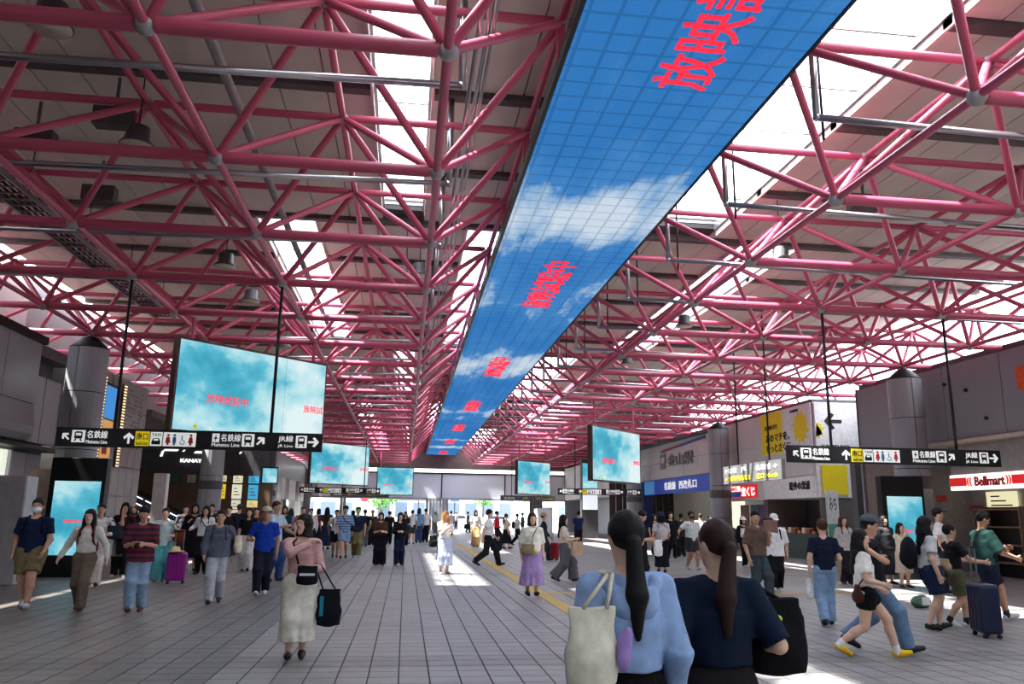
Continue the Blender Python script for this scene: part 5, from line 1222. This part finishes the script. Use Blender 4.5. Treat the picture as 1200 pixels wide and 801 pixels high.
person(305, 697, 593, 6, 'man in royal blue polo and dark jeans wearing a beige cap', ('tee', (28, 62, 168), None, -.03), ('trousers', (30, 34, 48)), ('short', HB), ('w', .08, 'R'), ['D', 'C'], 'c', (200, 200, 204), 'm', 1.04, hat=('cap', (196, 190, 166)))
person(318, 681, 586, 62, 'man in pale blue tee reaching out one arm behind the blue polo', ('tee', (176, 200, 214)), ('trousers', (52, 74, 120)), ('short', (60, 40, 32)), ('w', .06, 'L'), ['G', (.03, .24, -.1)], 'b', (60, 60, 66), 'm')
person(287, 669, 594, 4, 'woman in black camisole and white trousers walking between two men', ('tee', (24, 24, 28), None, .04), ('wide', (212, 210, 208)), ('long', (40, 30, 30)), ('w', .05, 'L'), ['F', 'D'], 'a')
# ---------------------------------------------------------------- centre walkers
I = person(381, 643, 594, 170, 'woman in brown top and navy long skirt walking away', ('tee', (66, 50, 44)), ('longskirt', (34, 44, 74), .08, .13), ('long', HB), ('s',), 'DD', 'b')
I = person(392, 653, 596, 4, 'man in white tee and black shorts next to the patterned shirt', ('tee', (226, 226, 228)), ('shorts', (26, 26, 30)), ('short', HB), ('w', .08, 'L'), 'FB', 'c', (110, 70, 60), 'm')
backpack(I, (30, 30, 36), 'black backpack of the man in white tee and shorts')
I = person(402, 654, 592, 2, 'man in blue patterned shirt, denim shorts and dark cap', ('loose', (150, 180, 206), (70, 110, 160), -.03), ('shorts', (128, 160, 196)), ('short', HB), ('w', .08, 'R'), 'DF', 'b', (30, 30, 34), 'm', 1.05, hat=('cap', (50, 44, 54)))
c = I['ub'](.12, -.04, 0); soft_bag(c, 0, .26, .1, .2, (36, 40, 56), 'dark crossbody bag over the blue patterned shirt', strap=[([c+Vector((-.08, -.03, .2)), I['ub'](0, -.085, .2), I['ub'](-.06, -.04, .31)], .015)])
person(417, 653, 593, 4, 'man in navy tee and khaki trousers facing the hall', ('tee', (30, 38, 66), None, -.02), ('trousers', (124, 116, 84)), ('short', (60, 44, 36)), ('w', .05, 'L'), 'DC', 'b', (190, 190, 194), 'm', 1.06)
I = person(444, 662, 599, 4, 'woman in brown off-shoulder top and black wide trousers', ('loose', (74, 52, 42), None, .05), ('wide', (24, 24, 29)), ('bob', HB), ('s',), 'PP', 'a', h=1.6)
phone(I, -1, 'black phone of the woman in brown top')
I = person(467, 662, 600, 4, 'woman in black top and dark navy jeans beside the brown top', ('long', (26, 27, 33)), ('trousers', (28, 36, 60)), ('long', HB), ('s',), 'PP', 'a', h=1.6)
c = I['ub'](-.13, -.02, 0); soft_bag(c, 0, .2, .1, .22, (22, 22, 26), 'small black bag of the woman in navy jeans', strap=[([c+Vector((.06, 0, .2)), I['ub'](0, -.078, .2), I['ub'](.06, -.04, .31)], .012)])
person(482, 637, 597, 178, 'person in white shirt and grey shorts standing with back turned', ('tee', (226, 226, 226)), ('shorts', (84, 80, 74)), ('short', HB), ('s',), 'DD', 'b')
person(490, 636, 594, 176, 'person in sky blue top and jeans standing with back turned', ('tee', (120, 176, 214)), ('trousers', (60, 80, 124)), ('bob', (60, 44, 38)), ('s',), 'DD', 'b')
I = person(498, 635, 593, 175, 'man in white tee and black trousers with a sling strap, back turned', ('tee', (234, 234, 234), None, -.02), ('trousers', (26, 26, 31)), ('short', HB), ('s',), ['H', 'D'], 'b', sex='m', girth=1.08)
person(510, 625, 598, 178, 'person in pale clothes and white bucket hat near the exit', ('long', (206, 208, 204)), ('trousers', (120, 120, 118)), ('bob', (130, 120, 110)), ('s',), 'DD', 'b', hat=('bucket', (222, 222, 220)))
person(528, 627, 598, 176, 'person in white shirt and dark trousers walking out to the street', ('tee', (226, 228, 232)), ('trousers', (36, 40, 50)), ('short', HB), ('w', .07, 'L'), 'DD', 'b', sex='m')
I = person(520, 672, 598, 20, 'woman with orange hair in a pale blue long skirt looking at her phone', ('tee', (226, 232, 240), None, .04), ('longskirt', (196, 208, 232), .13, .145), ('long', (206, 136, 74)), ('s',), 'PU', 'a', (200, 176, 160), head=(0, 16))
phone(I, 1, 'dark phone of the woman with orange hair'); c = I['ub'](-.15, .02, -.1); soft_bag(c, 0, .2, .12, .3, (26, 27, 32), 'black tote hanging behind the pale blue skirt', strap=[([c+Vector((-.05, 0, .28)), I['el', -1], c+Vector((.05, 0, .28))], .01)])
I = person(571, 663, 593, 88, 'man in white dress shirt and black trousers striding across the hall', ('tee', (240, 240, 242), None, .04), ('trousers', (30, 31, 37)), ('short', HB), ('w', .2, 'L'), ['F', 'B'], 'b', (20, 20, 24), 'm', 1.03, lean=4)
c = I['wr', 1]+Vector((-.03, 0, -.42)); soft_bag(c, .1, .34, .1, .4, (34, 40, 54), 'dark soft bag carried by the man in white dress shirt', strap=[([c+Vector((-.08, 0, .38)), I['wr', 1]+Vector((0, 0, -.04)), c+Vector((.08, 0, .38))], .009)])
I = person(557, 641, 597, 6, 'woman in white top and tan trousers carrying a black bag', ('long', (230, 228, 224), None, .05), ('wide', (204, 166, 112)), ('bob', HB), ('w', .05, 'L'), 'DD', 'a')
c = I['ub'](-.15, 0, -.03); soft_bag(c, 0, .3, .12, .22, (26, 26, 30), 'black handbag of the woman in tan trousers', strap=[([c+Vector((-.08, 0, .2)), I['ub'](-.08, 0, .31), c+Vector((.08, 0, .2))], .01)])
person(582, 641, 597, 84, 'person in red top and black trousers walking past the dress shirt', ('tee', (204, 40, 60)), ('trousers', (26, 27, 33)), ('short', HB), ('w', .15, 'R'), 'FB', 'b', (190, 190, 190))
person(593, 643, 601, 100, 'woman in beige blouse and flared black skirt walking', ('tee', (206, 190, 166), None, .03), ('skirt', (22, 22, 26), .16, .2), ('pony', (60, 36, 30)), ('w', .1, 'L'), 'FD', 'a')
I = person(606, 639, 600, 95, 'man in grey white tee and dark trousers with backpack walking', ('tee', (210, 212, 216)), ('trousers', (28, 29, 35)), ('short', HB), ('w', .16, 'R'), 'FB', 'b', sex='m')
backpack(I, (38, 40, 48), 'charcoal backpack of the man in grey white tee')
I = person(623, 698, 600, 6, 'woman in cream knit top and long lavender skirt', ('loose', (238, 234, 222), None, .0), ('longskirt', (172, 146, 200), .13, .155), ('bob', (44, 30, 28)), ('w', .045, 'L'), ['D', 'D'], 'a', (30, 30, 34))
c = I['ub'](-.07, -.1, -.02); t = soft_bag(c, I['rz'], .26, .1, .2, (132, 122, 92), 'olive crossbody bag worn over the cream knit top', strap=[([c+Vector((.08, 0, .18)), I['ub'](.0, -.085, .2), I['ub'](.06, -.04, .315)], .011)])
o = MB().ball((0, 0, 0), .055, 12, 8).build('yellow_pouch', mat('pouch_yellow', (222, 210, 140), .7), None, True); o.location = t.location+Vector((.165, -.03, .07)); tag(o, 'round pale yellow pouch hanging beside the olive bag', 'pouch')
I = person(637, 657, 600, 82, 'person in dark jacket and tan hat pulling a red suitcase', ('long', (40, 44, 52)), ('trousers', (40, 42, 50)), ('short', HB), ('w', .1, 'L'), ['F', 'B'], 'b', hat=('bucket', (196, 150, 110)))
g = atz(650, 656); suitcase(g, 1.2, (150, 24, 44), 'dark red suitcase standing behind the lavender skirt woman', .62, .4, .26, .3)
I = person(661, 681, 601, 76, 'woman in beige tee and grey wide trousers holding a paper bag', ('tee', (214, 200, 184), None, .05), ('wide', (100, 100, 106)), ('long', HB), ('w', .14, 'L'), ['P', 'P'], 'a', (34, 34, 38))
c = I['wr', -1]+Vector((.04, -.1, -.38)); t = empty('paper_bag', c, .3, 'tan paper shopping bag held by the woman in grey wide trousers', 'bag'); MB().box(-.14, .14, -.06, .06, 0, .33).build('bag_body', mat('kraft', (206, 176, 146), .8), t)
MB().path([(-.06, -.05, .33), (-.05, -.05, .43), (.05, -.05, .43), (.06, -.05, .33)], .006, 6).build('handle', mat('kraft_cord', (170, 140, 110), .8), t)
person(678, 644, 598, 185, 'man in navy tee and dark trousers standing near the pale gates', ('tee', (34, 46, 92), None, -.02), ('trousers', (30, 30, 35)), ('short', HB), ('s',), ['U', 'U'], 'b', sex='m')
# ---------------------------------------------------------------- behind the two women
I = person(752, 690, 594, 62, 'man in black tee looking down and holding a white plastic bag', ('tee', (24, 25, 31), None, -.03), ('trousers', (30, 32, 42)), ('short', HB), ('s',), ['P', 'C'], 'b', sex='m', head=(0, 24), h=1.72)
c = I['wr', 1]+Vector((.02, -.06, -.38)); soft_bag(c, .3, .2, .1, .36, (236, 238, 240), 'white plastic bag held by the man in black tee', 'plastic_bag', strap=[([c+Vector((-.05, 0, .34)), I['wr', 1]+Vector((.02, -.05, -.02)), c+Vector((.05, 0, .34))], .008)])
I = person(776, 671, 600, 172, 'woman in dark hat and long black skirt with back turned', ('tee', (206, 204, 204)), ('longskirt', (28, 28, 34), .1, .12), ('bob', HB), ('w', .05, 'L'), 'DF', 'b', hat=('bucket', (40, 46, 72)))
backpack(I, (206, 200, 198), 'pale backpack on the woman in dark hat', trim=(180, 176, 176))
person(787, 654, 599, 4, 'man in black suit and white shirt coming from the gates', ('jacket', (26, 27, 33), None, -.06), ('trousers', (26, 27, 33)), ('short', HB), ('w', .09, 'L'), 'DD', 'b', sex='m')
person(799, 652, 601, 172, 'person in dark green coat at the station gates', ('jacket', (44, 52, 42), None, -.08), ('trousers', (36, 38, 40)), ('short', HB), ('s',), 'DD', 'b')
person(768, 650, 602, 10, 'person in black top at the station gates beside the suit', ('tee', (30, 30, 36)), ('trousers', (34, 36, 44)), ('bob', HB), ('s',), 'DD', 'b')
person(812, 668, 598, 10, 'bearded man in pale tee with teal sleeve leaning one arm out', ('tee', (220, 226, 224), None, -.02), ('shorts', (60, 62, 66)), ('short', (30, 24, 22)), ('w', .09, 'L'), ['D', 'X'], 'c', (180, 180, 184), 'm', 1.08, mask=(70, 46, 38))
person(834, 655, 603, 0, 'person in black jacket with white scarf beside the round column', ('jacket', (28, 28, 33)), ('trousers', (34, 34, 40)), ('short', HB), ('s',), 'SD', 'b')
I = person(852, 665, 626, 16, 'child in blue cap and beige top near the round column', ('tee', (190, 176, 160)), ('trousers', (30, 32, 40)), ('short', HB), ('w', .05, 'L'), 'DD', 'b', (60, 60, 66), h=1.1, hat=('cap', (36, 120, 180)), girth=1.1)
I = person(873, 665, 605, 10, 'woman in white bucket hat and black trousers beside the child', ('long', (30, 30, 36)), ('slim', (24, 24, 28)), ('bob', HB), ('w', .05, 'R'), 'SD', 'b', (210, 210, 212), hat=('bucket', (238, 238, 236)))
c = I['ub'](-.04, -.13, .07); soft_bag(c, 0, .3, .12, .3, (232, 230, 224), 'white bag held by the woman in white bucket hat')
I = person(890, 706, 596, 24, 'man in brown tee and dark green trousers holding a brown folder', ('loose', (104, 84, 76), None, -.01), ('trousers', (66, 80, 84)), ('short', (26, 23, 25)), ('w', .11, 'L'), ['U', 'D'], 'b', (50, 50, 54), 'm', 1.0, head=(-40, 10))
o = MB().box(-.15, .15, -.012, .012, -.11, .11).build('folder', mat('folder_brown', (122, 86, 78), .6)); bevel(o, .006); _fd = (I['wr', 1]-I['el', 1]).normalized(); o.location = I['wr', 1]+_fd*.06+Vector((.02, 0, .135)); o.rotation_euler = (-.2, .1, .1); tag(o, 'brown folder held up by the man in brown tee', 'folder')
I = person(911, 693, 602, -16, 'man in white cap and loose white tee with black trousers', ('loose', (236, 238, 240), None, -.06), ('trousers', (26, 27, 32)), ('short', HB), ('w', .06, 'R'), ['D', 'D'], 'b', (210, 210, 212), 'm', hat=('cap', (238, 240, 242)), head=(10, 16))
backpack(I, (30, 31, 36), 'black backpack of the man in white cap')
# ---------------------------------------------------------------- right side
I = person(971, 733, 607, 166, 'woman in navy tee and light blue jeans walking away', ('tee', (28, 32, 52), None, .0), ('trousers', (138, 168, 200)), ('short', (70, 44, 34)), ('w', .07, 'R'), ['D', 'D'], 'a', (30, 36, 52))
c = I['ub'](-.13, .02, -.04); soft_bag(c, .2, .2, .1, .24, (30, 31, 38), 'dark shoulder bag of the woman in light blue jeans', strap=[([c+Vector((-.06, 0, .22)), I['ub'](-.08, 0, .31), c+Vector((.06, 0, .22))], .01)])
soft_bag(I['wr', 1]+(I['wr', 1]-I['el', 1]).normalized()*.08+Vector((-.02, -.02, -.3)), .2, .12, .07, .3, (226, 226, 226), 'white cloth bundle in the hand of the woman in light blue jeans', 'cloth_bundle', hold=True)
person(993, 684, 604, 6, 'woman with long brown hair in grey long sleeves', ('long', (186, 184, 184)), ('trousers', (40, 40, 46)), ('long', (70, 46, 40)), ('s',), 'DD', 'a')
I = person(1020, 770, 613, 68, 'woman in white tee and black shorts with yellow sneakers striding', ('tee', (238, 236, 232), None, .04), ('hot', (20, 20, 23)), ('long', (30, 24, 26)), ('w', .2, 'L'), [(.0, .12, -.24), (-.02, .13, -.2)], 'a', (238, 190, 28), socks=(236, 236, 236), head=(-30, 0))
c = I['ub'](-.13, .06, -.06); soft_bag(c, I['rz'], .24, .1, .2, (66, 36, 32), 'dark brown crossbody bag on the hip of the yellow sneakers woman', strap=[([c+Vector((0, 0, .18)), I['ub'](0, -.08, .2), I['ub'](.06, -.03, .31)], .008)], flap=(230, 228, 224))
I = person(1028, 755, 606, 66, 'man in grey cap, black tee and blue jeans with arm around the yellow sneakers woman', ('tee', (28, 29, 34), None, -.02), ('trousers', (104, 132, 164)), ('short', HB), ('w', .19, 'R'), [(.06, .08, -.28), (.25, .0, -.07, .0, .9, .35)], 'b', (36, 36, 42), 'm', 1.0, hat=('cap', (84, 90, 100)), head=(-6, 6), at=(5.85, 9.66), h=1.7)
person(1042, 684, 604, 8, 'person in long dark grey coat near the black totem', ('jacket', (54, 54, 60), None, -.2), ('skirt', (48, 48, 54), .14, .12), ('bob', HB), ('s',), 'DD', 'b')
I = person(1061, 688, 612, 6, 'girl with long hair in pale beige dress holding a pink bag', ('long', (216, 206, 186)), ('skirt', (196, 180, 164), .22, .13), ('long', (44, 30, 28)), ('s',), 'PM', 'a', h=1.52)
c = I['ub'](0, -.14, -.06); soft_bag(c, 0, .28, .1, .28, (232, 150, 170), 'pink bag held by the girl in pale beige dress', 'handbag')
I = person(1096, 738, 604, 78, 'woman in white sleeved tee with grey vest and navy shorts', ('tee', (206, 206, 208), None, .02), ('shorts', (36, 44, 76)), ('long', HB), ('w', .06, 'L'), ['D', 'D'], 'a', (24, 24, 28), girth=1.06)
pr_ = [('+', 'e', (V3(0, 0, 0), V3(.155, .125, .19), None), .02)]
backpack(I, (28, 28, 36), 'black backpack with pink stripe on the woman in grey vest', w=.34, h=.48, d=.2, trim=(34, 34, 42))
c = I['ub'](0, -.13, .0); soft_bag(c, I['rz'], .3, .12, .17, (176, 148, 122), 'beige belt bag worn in front of the grey vest', 'belt_bag')
I = person(1124, 735, 612, 80, 'boy in black tee and olive shorts reaching to the suitcase handle', ('tee', (28, 28, 33), None, -.03), ('shorts', (86, 82, 64)), ('short', HB), ('w', .1, 'L'), [(.02, .24, -.15), (.03, .24, -.15)], 'b', (216, 216, 220), 'm', .96, socks=(40, 40, 46))
g = atz(1157, 746); suitcase(g, 1.3, (28, 36, 66), 'navy blue suitcase pulled by the boy in black tee', .72, .46, .28, .5)
I = person(1162, 727, 594, 82, 'man in dark green tee and navy shorts looking at his phone', ('loose', (16, 42, 40), None, -.06), ('shorts', (30, 34, 56)), ('short', HB), ('w', .17, 'L'), [(-.03, .22, -.12), 'G'], 'c', (206, 206, 212), 'm', 1.08, head=(0, 20), socks=(50, 52, 62))
phone(I, 1, 'black phone of the man in dark green tee')
person(1108, 694, 592, 60, 'man in white shirt, cap and glasses behind the grey vest woman', ('tee', (232, 232, 236)), ('trousers', (40, 42, 52)), ('short', HB), ('s',), 'DD', 'b', sex='m', hat=('cap', (52, 54, 66)))
t = empty('fallen_bag', atz(1080, 712), .3, 'small green and white bag on the floor behind the grey vest woman', 'bag')
link('bag_body', sdf_mesh('bag_body', [('+', 'e', (V3(0, 0, .11), V3(.24, .11, .12), None), .02)], .012, .004, 3), cloth((90, 120, 100)), t); MB().box(-.1, .08, -.13, -.1, .06, .2).build('white_print', WHITE, t)
# ---------------------------------------------------------------- crowd toward the escalator and the exit
crowd = [(150, 664, 591, 8, 'person in dark plum top between the escalator and the poster pillar', (52, 34, 46), (28, 28, 33), 'bob', 'f'), (212, 656, 591, 12, 'person in grey hoodie near the escalator foot', (84, 84, 92), (36, 38, 46), 'short', 'm'),
         (243, 655, 590, 5, 'person in charcoal shirt near the column by the escalator', (48, 48, 56), (28, 29, 34), 'short', 'm'), (264, 655, 592, 0, 'person in black tee below the white posters', (28, 28, 34), (30, 30, 36), 'short', 'm'),
         (276, 651, 590, 178, 'person in dark jacket facing the white posters', (36, 36, 44), (30, 30, 36), 'short', 'm'), (297, 652, 594, 4, 'person in brown shirt below the blue posters', (84, 62, 52), (36, 36, 42), 'short', 'm'),
         (330, 655, 592, 6, 'person in dark teal shirt by the far column', (34, 54, 62), (30, 32, 40), 'bob', 'f'), (338, 648, 595, 172, 'person in lilac tee walking toward the far shops', (150, 140, 170), (40, 42, 54), 'long', 'f'),
         (352, 650, 593, 5, 'person in mustard top behind the woman in pink', (150, 112, 60), (34, 34, 40), 'short', 'm'), (362, 645, 595, 8, 'person in white tee and navy trousers behind the woman in pink', (214, 214, 216), (34, 40, 62), 'short', 'm'),
         (371, 640, 595, 175, 'person in maroon tee walking toward the exit', (96, 38, 48), (36, 38, 48), 'bob', 'f'), (426, 641, 596, 176, 'person in black shirt walking toward the exit with grey trousers', (34, 34, 40), (96, 96, 100), 'short', 'm'),
         (435, 640, 597, 8, 'person in dark olive top beside the brown top woman', (64, 66, 46), (34, 36, 40), 'short', 'm'), (455, 638, 598, 178, 'person in plain black clothes behind the brown top woman', (28, 28, 33), (28, 28, 33), 'short', 'm'),
         (474, 640, 599, 10, 'person in black top with brown hair behind the navy jeans woman', (36, 32, 36), (30, 32, 44), 'long', 'f'), (412, 637, 597, 178, 'person in pink tee walking toward the exit', (206, 140, 150), (60, 64, 80), 'bob', 'f'),
         (534, 621, 599, 178, 'person in grey tee out near the street', (150, 152, 156), (50, 52, 60), 'short', 'm'), (548, 624, 599, 90, 'person in navy blazer out near the street', (36, 42, 66), (40, 42, 52), 'short', 'm'),
         (612, 630, 600, 92, 'person in green tee by the far pillar', (70, 110, 84), (40, 42, 52), 'short', 'm'), (745, 648, 600, 8, 'person in grey blouse beside the navy pillar', (120, 118, 122), (36, 38, 48), 'long', 'f'),
         (822, 651, 601, 176, 'person in white polo walking to the gates', (220, 222, 226), (40, 42, 50), 'short', 'm'), (900, 668, 606, 100, 'person in rust apron near the kiosk counter', (130, 62, 44), (34, 34, 40), 'short', 'f')]
for i, (x, fy, hy, hd, lab, tc, bc_, hs, sx) in enumerate(crowd):
    person(x, fy, hy, hd, lab, ('tee' if i % 3 else 'long', tc), ('trousers', bc_), (hs, HB if i % 4 else (52, 38, 34)), ('w', .07, 'LR'[i % 2]) if i % 2 else ('s',), ('DF', 'DD', 'PD', 'DB')[i % 4], 'b', (40, 40, 46) if i % 2 else (190, 190, 194), sx)
